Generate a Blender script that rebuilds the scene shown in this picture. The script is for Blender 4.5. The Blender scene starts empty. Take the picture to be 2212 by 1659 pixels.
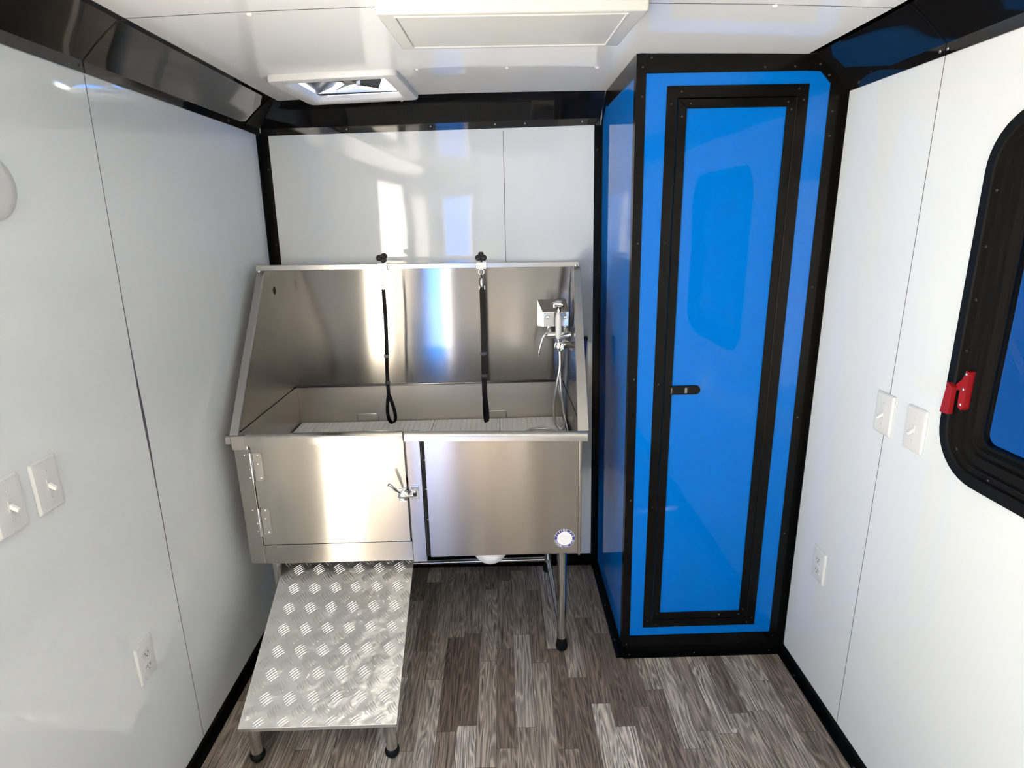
import bpy, bmesh, math, random
from mathutils import Vector, Matrix
random.seed(7)
SC = bpy.context.scene
COL = SC.collection
PI = math.pi

# ------------------------------------------------------------------ camera
RF, RYAW, RPITCH, RROLL = 1280.7, -0.01485, -0.26877, -0.02047
cam_d = bpy.data.cameras.new('camera')
cam = bpy.data.objects.new('camera', cam_d)
COL.objects.link(cam)
cam_d.sensor_width = 36.0
cam_d.lens = RF / 2212.0 * 36.0
cam_d.clip_start = 0.02
cyw, syw, cpt, spt = math.cos(RYAW), math.sin(RYAW), math.cos(RPITCH), math.sin(RPITCH)
fwd = Vector((-syw * cpt, cyw * cpt, spt))
right = Vector((cyw, syw, 0))
up = right.cross(fwd)
cr, sr = math.cos(RROLL), math.sin(RROLL)
r2 = cr * right + sr * up
u2 = -sr * right + cr * up
m = Matrix((r2, u2, -fwd)).transposed().to_4x4()
m.translation = Vector((-0.0116, -2.6082, 1.6287))
cam.matrix_world = m
SC.camera = cam

# ------------------------------------------------------------------ world, sun, exposure
SC.view_settings.view_transform = 'Standard'
SC.view_settings.look = 'None'
SC.view_settings.gamma = 1.0
SC.view_settings.use_curve_mapping = False
SC.view_settings.exposure = 2.06
world = bpy.data.worlds.new('sky')
SC.world = world
world.use_nodes = True
wn = world.node_tree
bg = wn.nodes['Background']
sky = wn.nodes.new('ShaderNodeTexSky')
sky.sky_type = 'NISHITA'
sky.sun_disc = False
sky.sun_elevation = math.radians(44)
sky.sun_rotation = math.radians(-70)
haze = wn.nodes.new('ShaderNodeMix'); haze.data_type = 'RGBA'
haze.inputs['Factor'].default_value = 0.45
wn.links.new(sky.outputs['Color'], haze.inputs[6])
haze.inputs[7].default_value = (4.6, 4.6, 4.5, 1)
wn.links.new(haze.outputs[2], bg.inputs['Color'])
bg.inputs['Strength'].default_value = 0.21

def add_sun(direction, energy, color, angle=0.6):
    d = bpy.data.lights.new('sun', 'SUN')
    d.energy = energy; d.color = color; d.angle = math.radians(angle)
    o = bpy.data.objects.new('sun', d); COL.objects.link(o)
    o.rotation_euler = Vector(direction).to_track_quat('-Z', 'Y').to_euler()
    o.location = (-4, 0, 6)
    return o
add_sun((0.45, -0.55, -0.70), 19.0, (1.0, 0.95, 0.87))

def portal(loc, direction, w, h):
    d = bpy.data.lights.new('door_daylight', 'AREA')
    d.shape = 'RECTANGLE'; d.size = w; d.size_y = h
    d.cycles.is_portal = True
    o = bpy.data.objects.new('door_daylight', d); COL.objects.link(o)
    o.location = loc
    o.rotation_euler = Vector(direction).to_track_quat('-Z', 'Y').to_euler()
DOOR_Y0, DOOR_Y1, DOOR_Z = -3.05, -1.86, 1.92
REAR_Y = -4.3
RX0, RX1 = -0.93, -0.52
portal((-1.06, (DOOR_Y0 + DOOR_Y1) / 2, DOOR_Z / 2), (1, 0, 0), DOOR_Y1 - DOOR_Y0, DOOR_Z)
portal(((RX0 + RX1) / 2, REAR_Y - 0.05, 0.97), (0, 1, 0), RX1 - RX0, 1.94)

# ------------------------------------------------------------------ material helpers
def newmat(name):
    mt = bpy.data.materials.new(name); mt.use_nodes = True
    nt = mt.node_tree
    return mt, nt, nt.nodes['Principled BSDF']
def pmat(name, col, rough=0.5, metal=0.0, coat=0.0, spec=0.5, **kw):
    mt, nt, p = newmat(name)
    p.inputs['Base Color'].default_value = (*col, 1)
    p.inputs['Roughness'].default_value = rough
    p.inputs['Metallic'].default_value = metal
    p.inputs['Coat Weight'].default_value = coat
    p.inputs['Coat Roughness'].default_value = 0.03
    p.inputs['Specular IOR Level'].default_value = spec
    for k, v in kw.items():
        p.inputs[k].default_value = v
    return mt
def add_bump(mt, scale, strength, stretch=(1, 1, 1), detail=2.0, dist=0.01, coat=False):
    nt = mt.node_tree; p = nt.nodes['Principled BSDF']
    g = nt.nodes.new('ShaderNodeNewGeometry')
    mp = nt.nodes.new('ShaderNodeMapping'); mp.inputs['Scale'].default_value = stretch
    n = nt.nodes.new('ShaderNodeTexNoise'); n.inputs['Scale'].default_value = scale; n.inputs['Detail'].default_value = detail
    b = nt.nodes.new('ShaderNodeBump'); b.inputs['Strength'].default_value = strength; b.inputs['Distance'].default_value = dist
    nt.links.new(g.outputs['Position'], mp.inputs['Vector'])
    nt.links.new(mp.outputs['Vector'], n.inputs['Vector'])
    nt.links.new(n.outputs['Fac'], b.inputs['Height'])
    nt.links.new(b.outputs['Normal'], p.inputs['Normal'])
    if coat: nt.links.new(b.outputs['Normal'], p.inputs['Coat Normal'])
    return mt

M = {}
M['wall'] = add_bump(pmat('white_gloss_panel', (0.69, 0.725, 0.75), 0.045, spec=0.55), 1.6, 0.10, detail=1.0, dist=0.05)
M['ceiling'] = add_bump(pmat('white_gloss_ceiling', (0.87, 0.88, 0.88), 0.035, spec=0.6), 1.3, 0.06, detail=1.0, dist=0.05)
M['seam'] = pmat('panel_seam_grey', (0.09, 0.085, 0.11), 0.5)
M['cove'] = add_bump(pmat('black_gloss_cove', (0.006, 0.006, 0.007), 0.04, spec=0.6), 2.2, 0.05, detail=1.0, dist=0.02)
M['black'] = pmat('black_satin_trim', (0.0035, 0.0035, 0.0035), 0.20, spec=0.13)
M['blackedge'] = pmat('black_rubber', (0.006, 0.006, 0.006), 0.5, spec=0.12)
M['screw'] = pmat('black_screw_head', (0.03, 0.03, 0.03), 0.3)
M['blue'] = add_bump(pmat('blue_gloss_panel', (0.0, 0.145, 0.56), 0.035, spec=0.2), 1.7, 0.04, detail=1.0, dist=0.05)
M['plastic'] = pmat('white_plastic', (0.80, 0.80, 0.79), 0.28)
M['grate'] = pmat('white_grate_plastic', (0.88, 0.87, 0.85), 0.4)
M['offwhite'] = pmat('offwhite_plastic', (0.60, 0.61, 0.61), 0.35)
M['plate'] = pmat('wall_plate_white', (0.64, 0.65, 0.65), 0.3)
M['accover'] = pmat('ac_cover_white', (0.48, 0.485, 0.465), 0.3)
M['hose'] = pmat('silver_hose', (0.72, 0.70, 0.66), 0.22, 0.7)
M['darkslot'] = pmat('dark_slot', (0.02, 0.02, 0.02), 0.6)
M['chrome'] = pmat('chrome', (0.80, 0.80, 0.79), 0.06, 1.0)
M['tube'] = pmat('polished_steel_tube', (0.60, 0.59, 0.57), 0.16, 1.0)
M['satin'] = pmat('satin_steel', (0.46, 0.445, 0.42), 0.28, 1.0)
M['gap'] = pmat('dark_gap', (0.015, 0.014, 0.013), 0.7)
M['nylon'] = add_bump(pmat('black_nylon_webbing', (0.012, 0.010, 0.010), 0.7, spec=0.2), 900, 0.4, dist=0.001)
M['knobp'] = pmat('black_knob_plastic', (0.02, 0.018, 0.018), 0.32)
M['red'] = pmat('red_plastic', (0.27, 0.008, 0.012), 0.35)
M['smoke'] = pmat('smoked_lid', (0.05, 0.05, 0.055), 0.2)
M['greyplastic'] = pmat('grey_motor', (0.22, 0.22, 0.22), 0.4)
M['bluegrip'] = pmat('blue_grip', (0.01, 0.05, 0.42), 0.4)
M['navy'] = pmat('navy_ink', (0.035, 0.035, 0.20), 0.5)
M['paper'] = pmat('sticker_white', (0.86, 0.85, 0.84), 0.45)
M['pink'] = pmat('pale_pink_ink', (0.72, 0.60, 0.58), 0.5)
M['concrete'] = pmat('sunlit_gravel', (0.82, 0.79, 0.72), 0.9)
M['pale'] = pmat('pale_backdrop', (0.75, 0.70, 0.60), 0.8)

def brushed(name, col, rough, tangent, aniso):
    mt, nt, p = newmat(name)
    p.inputs['Metallic'].default_value = 1.0
    p.inputs['Base Color'].default_value = (*col, 1)
    p.inputs['Roughness'].default_value = rough
    p.inputs['Anisotropic'].default_value = aniso
    c = nt.nodes.new('ShaderNodeCombineXYZ')
    for i in range(3): c.inputs[i].default_value = tangent[i]
    nt.links.new(c.outputs[0], p.inputs['Tangent'])
    g = nt.nodes.new('ShaderNodeNewGeometry')
    mp = nt.nodes.new('ShaderNodeMapping'); mp.inputs['Scale'].default_value = (1.3, 1.3, 0.35)
    n = nt.nodes.new('ShaderNodeTexNoise'); n.inputs['Scale'].default_value = 2.6; n.inputs['Detail'].default_value = 1.0
    b = nt.nodes.new('ShaderNodeBump'); b.inputs['Strength'].default_value = 0.045; b.inputs['Distance'].default_value = 0.05
    nt.links.new(g.outputs['Position'], mp.inputs['Vector'])
    nt.links.new(mp.outputs['Vector'], n.inputs['Vector'])
    nt.links.new(n.outputs['Fac'], b.inputs['Height'])
    nt.links.new(b.outputs['Normal'], p.inputs['Normal'])
    return mt
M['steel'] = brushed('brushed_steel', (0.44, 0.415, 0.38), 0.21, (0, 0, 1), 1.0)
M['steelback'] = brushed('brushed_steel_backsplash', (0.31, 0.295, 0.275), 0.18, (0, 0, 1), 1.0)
M['basin'] = brushed('brushed_steel_basin', (0.55, 0.51, 0.455), 0.40, (0, 0, 1), 0.6)
M['steeldoor'] = brushed('brushed_steel_door', (0.52, 0.495, 0.45), 0.20, (0, 0, 1), 1.0)

def floor_material():
    mt, nt, p = newmat('grey_wood_strip_vinyl')
    L = nt.links
    def N(t, **kw):
        n = nt.nodes.new(t)
        for k, v in kw.items(): setattr(n, k, v)
        return n
    def math_(op, a, b=None):
        n = N('ShaderNodeMath', operation=op)
        for i, x in enumerate((a, b)):
            if x is None: continue
            if hasattr(x, 'is_output'): L.new(x, n.inputs[i])
            else: n.inputs[i].default_value = x
        return n.outputs[0]
    g = N('ShaderNodeNewGeometry')
    s = N('ShaderNodeSeparateXYZ'); L.new(g.outputs['Position'], s.inputs[0])
    W, LEN = 0.066, 0.46
    xs = math_('DIVIDE', math_('ADD', s.outputs['X'], 5.013), W)
    row = math_('FLOOR', xs)
    wn1 = N('ShaderNodeTexWhiteNoise', noise_dimensions='1D'); L.new(row, wn1.inputs['W'])
    ys = math_('DIVIDE', math_('ADD', math_('ADD', s.outputs['Y'], 9.0), math_('MULTIPLY', wn1.outputs['Value'], LEN)), LEN)
    colm = math_('FLOOR', ys)
    cmb = N('ShaderNodeCombineXYZ'); L.new(row, cmb.inputs[0]); L.new(colm, cmb.inputs[1])
    wn2 = N('ShaderNodeTexWhiteNoise', noise_dimensions='3D'); L.new(cmb.outputs[0], wn2.inputs['Vector'])
    ramp = N('ShaderNodeValToRGB'); L.new(wn2.outputs['Value'], ramp.inputs[0])
    e = ramp.color_ramp.elements
    e[0].position = 0; e[0].color = (0.150, 0.115, 0.088, 1)
    e[1].position = 1; e[1].color = (0.54, 0.49, 0.44, 1)
    a = e.new(0.45); a.color = (0.265, 0.215, 0.172, 1)
    a = e.new(0.75); a.color = (0.36, 0.31, 0.26, 1)
    # grain
    sc = N('ShaderNodeVectorMath', operation='SCALE'); L.new(wn2.outputs['Color'], sc.inputs[0]); sc.inputs['Scale'].default_value = 30.0
    ad = N('ShaderNodeVectorMath', operation='ADD'); L.new(g.outputs['Position'], ad.inputs[0]); L.new(sc.outputs[0], ad.inputs[1])
    mp = N('ShaderNodeMapping'); mp.inputs['Scale'].default_value = (1.0, 0.085, 1.0); L.new(ad.outputs[0], mp.inputs['Vector'])
    n1 = N('ShaderNodeTexNoise'); n1.inputs['Scale'].default_value = 24; n1.inputs['Detail'].default_value = 1.5; L.new(mp.outputs[0], n1.inputs['Vector'])
    rings = math_('SINE', math_('MULTIPLY', n1.outputs['Fac'], 85.0))
    rings = math_('POWER', math_('ADD', math_('MULTIPLY', rings, 0.5), 0.5), 2.2)
    mp2 = N('ShaderNodeMapping'); mp2.inputs['Scale'].default_value = (1.0, 0.03, 1.0); L.new(ad.outputs[0], mp2.inputs['Vector'])
    n2 = N('ShaderNodeTexNoise'); n2.inputs['Scale'].default_value = 260; n2.inputs['Detail'].default_value = 3; L.new(mp2.outputs[0], n2.inputs['Vector'])
    fine = math_('SUBTRACT', n2.outputs['Fac'], 0.5)
    n3 = N('ShaderNodeTexNoise'); n3.inputs['Scale'].default_value = 6; L.new(mp.outputs[0], n3.inputs['Vector'])
    amt = math_('MULTIPLY', rings, math_('MULTIPLY', n3.outputs['Fac'], 1.25))
    fac = math_('ADD', math_('ADD', 0.66, amt), math_('MULTIPLY', fine, 2.4))
    mul = N('ShaderNodeVectorMath', operation='SCALE'); L.new(ramp.outputs['Color'], mul.inputs[0]); L.new(fac, mul.inputs['Scale'])
    # joints
    fx = math_('FRACT', xs); fy = math_('FRACT', ys)
    jx = math_('LESS_THAN', math_('MINIMUM', fx, math_('SUBTRACT', 1.0, fx)), 0.012)
    jy = math_('LESS_THAN', math_('MINIMUM', fy, math_('SUBTRACT', 1.0, fy)), 0.0022)
    j = math_('MAXIMUM', jx, jy)
    mix = N('ShaderNodeMix', data_type='RGBA'); L.new(math_('MULTIPLY', j, 0.55), mix.inputs['Factor'])
    L.new(mul.outputs[0], mix.inputs[6]); mix.inputs[7].default_value = (0.03, 0.025, 0.02, 1)
    L.new(mix.outputs[2], p.inputs['Base Color'])
    p.inputs['Roughness'].default_value = 0.42
    p.inputs['Specular IOR Level'].default_value = 0.4
    b = N('ShaderNodeBump'); b.inputs['Strength'].default_value = 0.12; b.inputs['Distance'].default_value = 0.002
    L.new(fac, b.inputs['Height']); L.new(b.outputs[0], p.inputs['Normal'])
    return mt
M['floor'] = floor_material()

def tread_material():
    mt = pmat('tread_plate_aluminium', (0.80, 0.79, 0.77), 0.30, 1.0)
    add_bump(mt, 14, 0.35, detail=3, dist=0.02)
    return mt
M['tread'] = tread_material()

def glass_material():
    mt = bpy.data.materials.new('window_glass'); mt.use_nodes = True
    nt = mt.node_tree; nt.nodes.clear()
    out = nt.nodes.new('ShaderNodeOutputMaterial')
    tr = nt.nodes.new('ShaderNodeBsdfTransparent'); tr.inputs[0].default_value = (0.17, 0.18, 0.19, 1)
    gl = nt.nodes.new('ShaderNodeBsdfGlossy'); gl.inputs['Roughness'].default_value = 0.01
    g = nt.nodes.new('ShaderNodeNewGeometry'); dt = nt.nodes.new('ShaderNodeVectorMath'); dt.operation = 'DOT_PRODUCT'
    nt.links.new(g.outputs['Incoming'], dt.inputs[0]); nt.links.new(g.outputs['Normal'], dt.inputs[1])
    ab = nt.nodes.new('ShaderNodeMath'); ab.operation = 'ABSOLUTE'; nt.links.new(dt.outputs['Value'], ab.inputs[0])
    om = nt.nodes.new('ShaderNodeMath'); om.operation = 'SUBTRACT'; om.inputs[0].default_value = 1.0; nt.links.new(ab.outputs[0], om.inputs[1])
    pw = nt.nodes.new('ShaderNodeMath'); pw.operation = 'POWER'; pw.inputs[1].default_value = 5.0; nt.links.new(om.outputs[0], pw.inputs[0])
    fr = nt.nodes.new('ShaderNodeMath'); fr.operation = 'MULTIPLY_ADD'; fr.inputs[1].default_value = 0.95; fr.inputs[2].default_value = 0.05; nt.links.new(pw.outputs[0], fr.inputs[0])
    mx = nt.nodes.new('ShaderNodeMixShader')
    nt.links.new(fr.outputs[0], mx.inputs[0]); nt.links.new(tr.outputs[0], mx.inputs[1]); nt.links.new(gl.outputs[0], mx.inputs[2])
    nt.links.new(mx.outputs[0], out.inputs[0])
    return mt
M['glass'] = glass_material()

# ------------------------------------------------------------------ geometry helpers
WL = {}
def obj(name, bm, mat, parent=None, smooth=None, kind=None, label=None):
    """link bm (built in world coordinates) as one mesh object"""
    off = WL[parent.name] if parent is not None else Vector((0, 0, 0))
    if off.length > 0: bmesh.ops.translate(bm, verts=bm.verts, vec=-off)
    bmesh.ops.recalc_face_normals(bm, faces=bm.faces)
    me = bpy.data.meshes.new(name)
    bm.to_mesh(me); bm.free()
    o = bpy.data.objects.new(name, me); COL.objects.link(o)
    for mm in (mat if isinstance(mat, (list, tuple)) else [mat]): me.materials.append(mm)
    if smooth:
        for pl in me.polygons: pl.use_smooth = True
        if smooth is not True:
            me.set_sharp_from_angle(angle=math.radians(smooth))
    if parent is not None: o.parent = parent
    WL[o.name] = off.copy()
    if kind: o['kind'] = kind
    if label: o['label'] = label
    return o
def thing(name, label, cat, loc=(0, 0, 0), group=None):
    o = bpy.data.objects.new(name, None); COL.objects.link(o)
    o.location = loc; o.empty_display_size = 0.05
    o['label'] = label; o['category'] = cat
    if group: o['group'] = group
    WL[o.name] = Vector(loc)
    return o
def tag(o, label, cat, group=None):
    o['label'] = label; o['category'] = cat
    if group: o['group'] = group
    return o
def dup(root, loc, label=None, rotz=None):
    r = root.copy(); COL.objects.link(r); r.location = loc
    if rotz is not None: r.rotation_euler = (0, 0, rotz)
    if label: r['label'] = label
    WL[r.name] = Vector(loc)
    for ch in list(root.children):
        c = ch.copy(); COL.objects.link(c); c.parent = r
        for g in list(ch.children):
            d = g.copy(); COL.objects.link(d); d.parent = c
    return r
def hexa(bm, c8):
    """8 corners: bottom 4 (ccw) then top 4"""
    v = [bm.verts.new(c) for c in c8]
    for f in ((0, 3, 2, 1), (4, 5, 6, 7), (0, 1, 5, 4), (1, 2, 6, 5), (2, 3, 7, 6), (3, 0, 4, 7)):
        bm.faces.new([v[i] for i in f])
    return v
def box(bm, x0, x1, y0, y1, z0, z1):
    return hexa(bm, [(x0, y0, z0), (x1, y0, z0), (x1, y1, z0), (x0, y1, z0), (x0, y0, z1), (x1, y0, z1), (x1, y1, z1), (x0, y1, z1)])
def bev(bm, w, seg=2):
    bmesh.ops.bevel(bm, geom=list(bm.edges), offset=w, segments=seg, profile=0.6, affect='EDGES', clamp_overlap=True)
def bbox(x0, x1, y0, y1, z0, z1, w=0.002, seg=2):
    bm = bmesh.new(); box(bm, x0, x1, y0, y1, z0, z1); bev(bm, w, seg); return bm
def prism(bm, pts, h0, h1, axis='x'):
    """extrude a 2D outline along an axis; pts are the two other coordinates in order"""
    def P(p, h):
        if axis == 'x': return (h, p[0], p[1])
        if axis == 'y': return (p[0], h, p[1])
        return (p[0], p[1], h)
    a = [bm.verts.new(P(p, h0)) for p in pts]; b = [bm.verts.new(P(p, h1)) for p in pts]
    n = len(pts)
    bm.faces.new(a); bm.faces.new(b)
    for i in range(n): bm.faces.new((a[i], a[(i + 1) % n], b[(i + 1) % n], b[i]))
def tube(bm, pts, r, seg=12, cap=True):
    pts = [Vector(p) for p in pts]
    rings = []
    ref = None
    for i, p in enumerate(pts):
        if i == 0: t = pts[1] - pts[0]
        elif i == len(pts) - 1: t = pts[-1] - pts[-2]
        else: t = (pts[i + 1] - p).normalized() + (p - pts[i - 1]).normalized()
        t.normalize()
        if ref is None:
            ref = Vector((0, 0, 1)) if abs(t.z) < 0.9 else Vector((1, 0, 0))
        u = t.cross(ref).normalized(); w = u.cross(t).normalized(); ref = w
        rr = r[i] if isinstance(r, (list, tuple)) else r
        rings.append([bm.verts.new(p + rr * (math.cos(2 * PI * k / seg) * u + math.sin(2 * PI * k / seg) * w)) for k in range(seg)])
    for a, b in zip(rings[:-1], rings[1:]):
        for k in range(seg): bm.faces.new((a[k], a[(k + 1) % seg], b[(k + 1) % seg], b[k]))
    if cap:
        bm.faces.new(rings[0]); bm.faces.new(rings[-1])
def lathe(bm, c, prof, axis='z', seg=24):
    """prof: list of (radius, height)"""
    rings = []
    for r, h in prof:
        ring = []
        for k in range(seg):
            a = 2 * PI * k / seg; p, q = r * math.cos(a), r * math.sin(a)
            if axis == 'z': v = (c[0] + p, c[1] + q, c[2] + h)
            elif axis == 'y': v = (c[0] + p, c[1] + h, c[2] + q)
            else: v = (c[0] + h, c[1] + p, c[2] + q)
            ring.append(bm.verts.new(v))
        rings.append(ring)
    for a, b in zip(rings[:-1], rings[1:]):
        for k in range(seg): bm.faces.new((a[k], a[(k + 1) % seg], b[(k + 1) % seg], b[k]))
    bm.faces.new(rings[0]); bm.faces.new(rings[-1])
def smoothpath(pts, n=8):
    P = [Vector(p) for p in pts]; out = []
    for i in range(len(P) - 1):
        p0 = P[max(i - 1, 0)]; p1 = P[i]; p2 = P[i + 1]; p3 = P[min(i + 2, len(P) - 1)]
        for k in range(n):
            t = k / n
            out.append(0.5 * ((2 * p1) + (-p0 + p2) * t + (2 * p0 - 5 * p1 + 4 * p2 - p3) * t * t + (-p0 + 3 * p1 - 3 * p2 + p3) * t ** 3))
    out.append(P[-1]); return out
def rrect(cx, cy, w, h, r, seg=8):
    out = []
    for sx, sy, a0 in ((1, 1, 0), (-1, 1, 90), (-1, -1, 180), (1, -1, 270)):
        for k in range(seg + 1):
            a = math.radians(a0 + 90 * k / seg)
            out.append((cx + sx * (w / 2 - r) + r * math.cos(a), cy + sy * (h / 2 - r) + r * math.sin(a)))
    return out
def loft(bm, loops, cap0=False, cap1=False, close=True):
    R_ = [[bm.verts.new(p) for p in l] for l in loops]
    for a, b in zip(R_[:-1], R_[1:]):
        n = len(a)
        for k in range(n): bm.faces.new((a[k], a[(k + 1) % n], b[(k + 1) % n], b[k]))
    if cap0: bm.faces.new(R_[0])
    if cap1: bm.faces.new(R_[-1])
def screw(parent, p, n, r=0.0035, mat=None, name='screw'):
    """small domed screw head at p facing n ('-y','+x','-x','-z')"""
    bm = bmesh.new(); p = Vector(p)
    prof = [(r, 0), (r * 0.95, r * 0.3), (r * 0.6, r * 0.55), (r * 0.1, r * 0.62)]
    ax = n[1]; s = -1 if n[0] == '-' else 1
    lathe(bm, p, [(a, s * b) for a, b in prof], ax, 10)
    return obj(name, bm, mat or M['screw'], parent, smooth=True)

# ------------------------------------------------------------------ room shell
ZC, Z1 = 2.0887, 1.980
YB_R = -0.038                       # the end wall stands a touch nearer at its right end
def xl(z): return -0.9743 - 0.0325 * (Z1 - z) / 1.94
XR = 1.0395
def xc(z): return 0.4085 + 0.0157 * (ZC - z) / ZC
def yb(x): return YB_R * (x + 0.974) / 1.38
def zc(x): return ZC + 0.013 * (1 - min(1.0, (x / 0.9) ** 2))
T = 0.05

# floor
bm = bmesh.new(); box(bm, -1.12, 1.15, REAR_Y - 0.1, 0.10, -0.06, 0.0)
obj('floor', bm, M['floor'], kind='structure')
# left wall with the entry doorway in it
def wall_piece_left(bm, y0, y1, z0, z1):
    hexa(bm, [(xl(z0) - T, y0, z0), (xl(z0), y0, z0), (xl(z0), y1, z0), (xl(z0) - T, y1, z0),
              (xl(z1) - T, y0, z1), (xl(z1), y0, z1), (xl(z1), y1, z1), (xl(z1) - T, y1, z1)])
bm = bmesh.new()
wall_piece_left(bm, DOOR_Y1, 0.05, 0.0, 2.14)
wall_piece_left(bm, DOOR_Y0, DOOR_Y1, DOOR_Z, 2.14)
wall_piece_left(bm, REAR_Y, DOOR_Y0, 0.0, 2.14)
WLft = obj('wall_left', bm, M['wall'], kind='structure')
# end wall
bm = bmesh.new()
hexa(bm, [(-1.08, yb(-1.08), 0), (1.10, yb(1.10), 0), (1.10, 0.06, 0), (-1.08, 0.06, 0),
          (-1.08, yb(-1.08), 2.14), (1.10, yb(1.10), 2.14), (1.10, 0.06, 2.14), (-1.08, 0.06, 2.14)])
WB = obj('wall_back', bm, M['wall'], kind='structure')
# right wall with a window opening
WY0, WY1, WZ0, WZ1 = -2.02, -1.283, 1.028, 1.835
IN = 0.045
bm = bmesh.new()
box(bm, XR, XR + T, WY1 - IN, 0.05, 0, 2.14)
box(bm, XR, XR + T, REAR_Y, WY0 + IN, 0, 2.14)
box(bm, XR, XR + T, WY0 + IN, WY1 - IN, 0, WZ0 + IN)
box(bm, XR, XR + T, WY0 + IN, WY1 - IN, WZ1 - IN, 2.14)
WR = obj('wall_right', bm, M['wall'], kind='structure')
# rear wall behind the photographer, open doorway in it
bm = bmesh.new()
box(bm, -1.08, RX0, REAR_Y - T, REAR_Y, 0, 2.14)
box(bm, RX1, 1.10, REAR_Y - T, REAR_Y, 0, 2.14)
box(bm, RX0, RX1, REAR_Y - T, REAR_Y, 1.94, 2.14)
obj('wall_rear', bm, M['wall'], kind='structure')
# ceiling, slightly bowed, with the roof-vent hole
VX0, VX1, VY0, VY1 = -0.715, -0.345, -0.495, -0.125
bm = bmesh.new()
xs = [-1.10, -1.0, -0.9, -0.78, VX0, -0.52, VX1, -0.2, 0, 0.2, 0.4, 0.6, 0.75, 0.9, 1.0, 1.10]
ys = [REAR_Y - 0.05, -3.0, -1.5, VY0, VY1, 0.06]
for i in range(len(xs) - 1):
    for j in range(len(ys) - 1):
        if VX0 - 1e-6 <= xs[i] and xs[i + 1] <= VX1 + 1e-6 and j == 3: continue
        a, b = xs[i], xs[i + 1]; za, zb_ = zc(a), zc(b)
        hexa(bm, [(a, ys[j], za), (b, ys[j], zb_), (b, ys[j + 1], zb_), (a, ys[j + 1], za),
                  (a, ys[j], 2.125), (b, ys[j], 2.125), (b, ys[j + 1], 2.125), (a, ys[j + 1], 2.125)])
bmesh.ops.remove_doubles(bm, verts=bm.verts, dist=1e-5)
CE = obj('ceiling', bm, M['ceiling'], kind='structure', smooth=20)
for x, y in ((-0.572, -1.064), (0.636, -1.072), (-0.264, -0.512), (0.025, -0.510), (0.315, -0.500)):
    screw(CE, (x, y, zc(x)), '-z', 0.007, M['plastic'])

# thin seams between the wall panels
def strip(name, pts, w, parent, axis):
    """ribbon 0.6 mm proud of the wall following pts; w constant or per point"""
    bm = bmesh.new()
    rows = []
    for i, p in enumerate(pts):
        ww = w[i] if isinstance(w, (list, tuple)) else w
        d = {'x': Vector((0, ww / 2, 0)), 'X': Vector((0, ww / 2, 0)), 'y': Vector((ww / 2, 0, 0)), 'z': Vector((0, ww / 2, 0))}[axis]
        n = {'x': Vector((.0006, 0, 0)), 'X': Vector((-.0006, 0, 0)), 'y': Vector((0, -.0006, 0)), 'z': Vector((0, 0, -.0006))}[axis]
        p = Vector(p)
        rows.append([bm.verts.new(q) for q in (p - d, p - d * .6 + n, p + d * .6 + n, p + d)])
    for a, b in zip(rows[:-1], rows[1:]):
        for k in range(3): bm.faces.new((a[k], a[k + 1], b[k + 1], b[k]))
    return obj(name, bm, M['seam'], parent)
lw = []
for z, y, w in ((1.98, -1.060, .0022), (1.7, -1.064, .0022), (1.45, -1.066, .0030), (1.27, -1.066, .0065), (1.13, -1.063, .0120), (1.03, -1.061, .0085), (0.9, -1.060, .0040), (0.6, -1.058, .0026), (0.05, -1.045, .0022)):
    lw.append(((xl(z), y, z), w))
strip('panel_seam', [a for a, b in lw], [b for a, b in lw], WLft, 'x')
strip('panel_seam', [(XR, -1.090, 1.98), (XR, -1.070, 0.04)], 0.0022, WR, 'X')
strip('panel_seam', [(0.012, yb(0.012), 1.98), (0.008, yb(0.008), 0.05)], 0.0024, WB, 'y')
strip('panel_seam', [(x, -1.066 - 0.022 * (1 - (x / 0.9) ** 2), zc(x)) for x in (-0.86, -0.6, -0.3, 0, 0.3, 0.6, 0.92)], 0.003, CE, 'z')

# black coves between walls and ceiling
C_L, C_B = 0.1225, 0.134
LIP = 0.026
def cove_profile(c, h, lip, t=0.004):
    # u: out from the wall, v: up from the lower edge
    out = [(0, 0), (t, 0), (t, lip)]
    n = 6
    u0, v0, u1, v1 = t, lip, c - 0.020, h - t
    for k in range(1, n):
        s = k / n
        bulge = -0.003 * math.sin(PI * s)
        out.append((u0 + (u1 - u0) * s + bulge * 0.7, v0 + (v1 - v0) * s - bulge * 0.7))
    out += [(u1, v1), (c, v1), (c, h), (0, h)]
    return out
bm = bmesh.new()
prism(bm, [(xl(Z1) + u, Z1 + v) for u, v in cove_profile(C_L, ZC - Z1 + 0.004, LIP)], DOOR_Y0 - 1.45, -0.012, 'y')
t1 = obj('trim_1', bm, M['cove'], kind='structure', smooth=35)
bm = bmesh.new()
prism(bm, [(XR - u, Z1 + v) for u, v in cove_profile(C_L, ZC - Z1 + 0.004, LIP)], DOOR_Y0 - 1.45, -0.674, 'y')
t2 = obj('trim_2', bm, M['cove'], kind='structure', smooth=35)
bm = bmesh.new()
pf = cove_profile(C_B, ZC - Z1 + 0.012, LIP)
rows = []
for x in (-0.968, -0.7, -0.35, 0.0, 0.403):
    dz = (zc(x) - ZC)
    rows.append([bm.verts.new((x, yb(x) - u, Z1 - 0.001 + 0.014 * (x + .97) / 1.38 + v * (1 + 0.0) + (dz if v > 0.06 else 0) * 0.9 - 0.012 * (v > 0.06) * (x + .97) / 1.38)) for u, v in pf])
for a, b in zip(rows[:-1], rows[1:]):
    for k in range(len(pf)): bm.faces.new((a[k], a[(k + 1) % len(pf)], b[(k + 1) % len(pf)], b[k]))
bm.faces.new(rows[0]); bm.faces.new(rows[-1])
t3 = obj('trim_3', bm, M['cove'], kind='structure', smooth=35)
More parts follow.
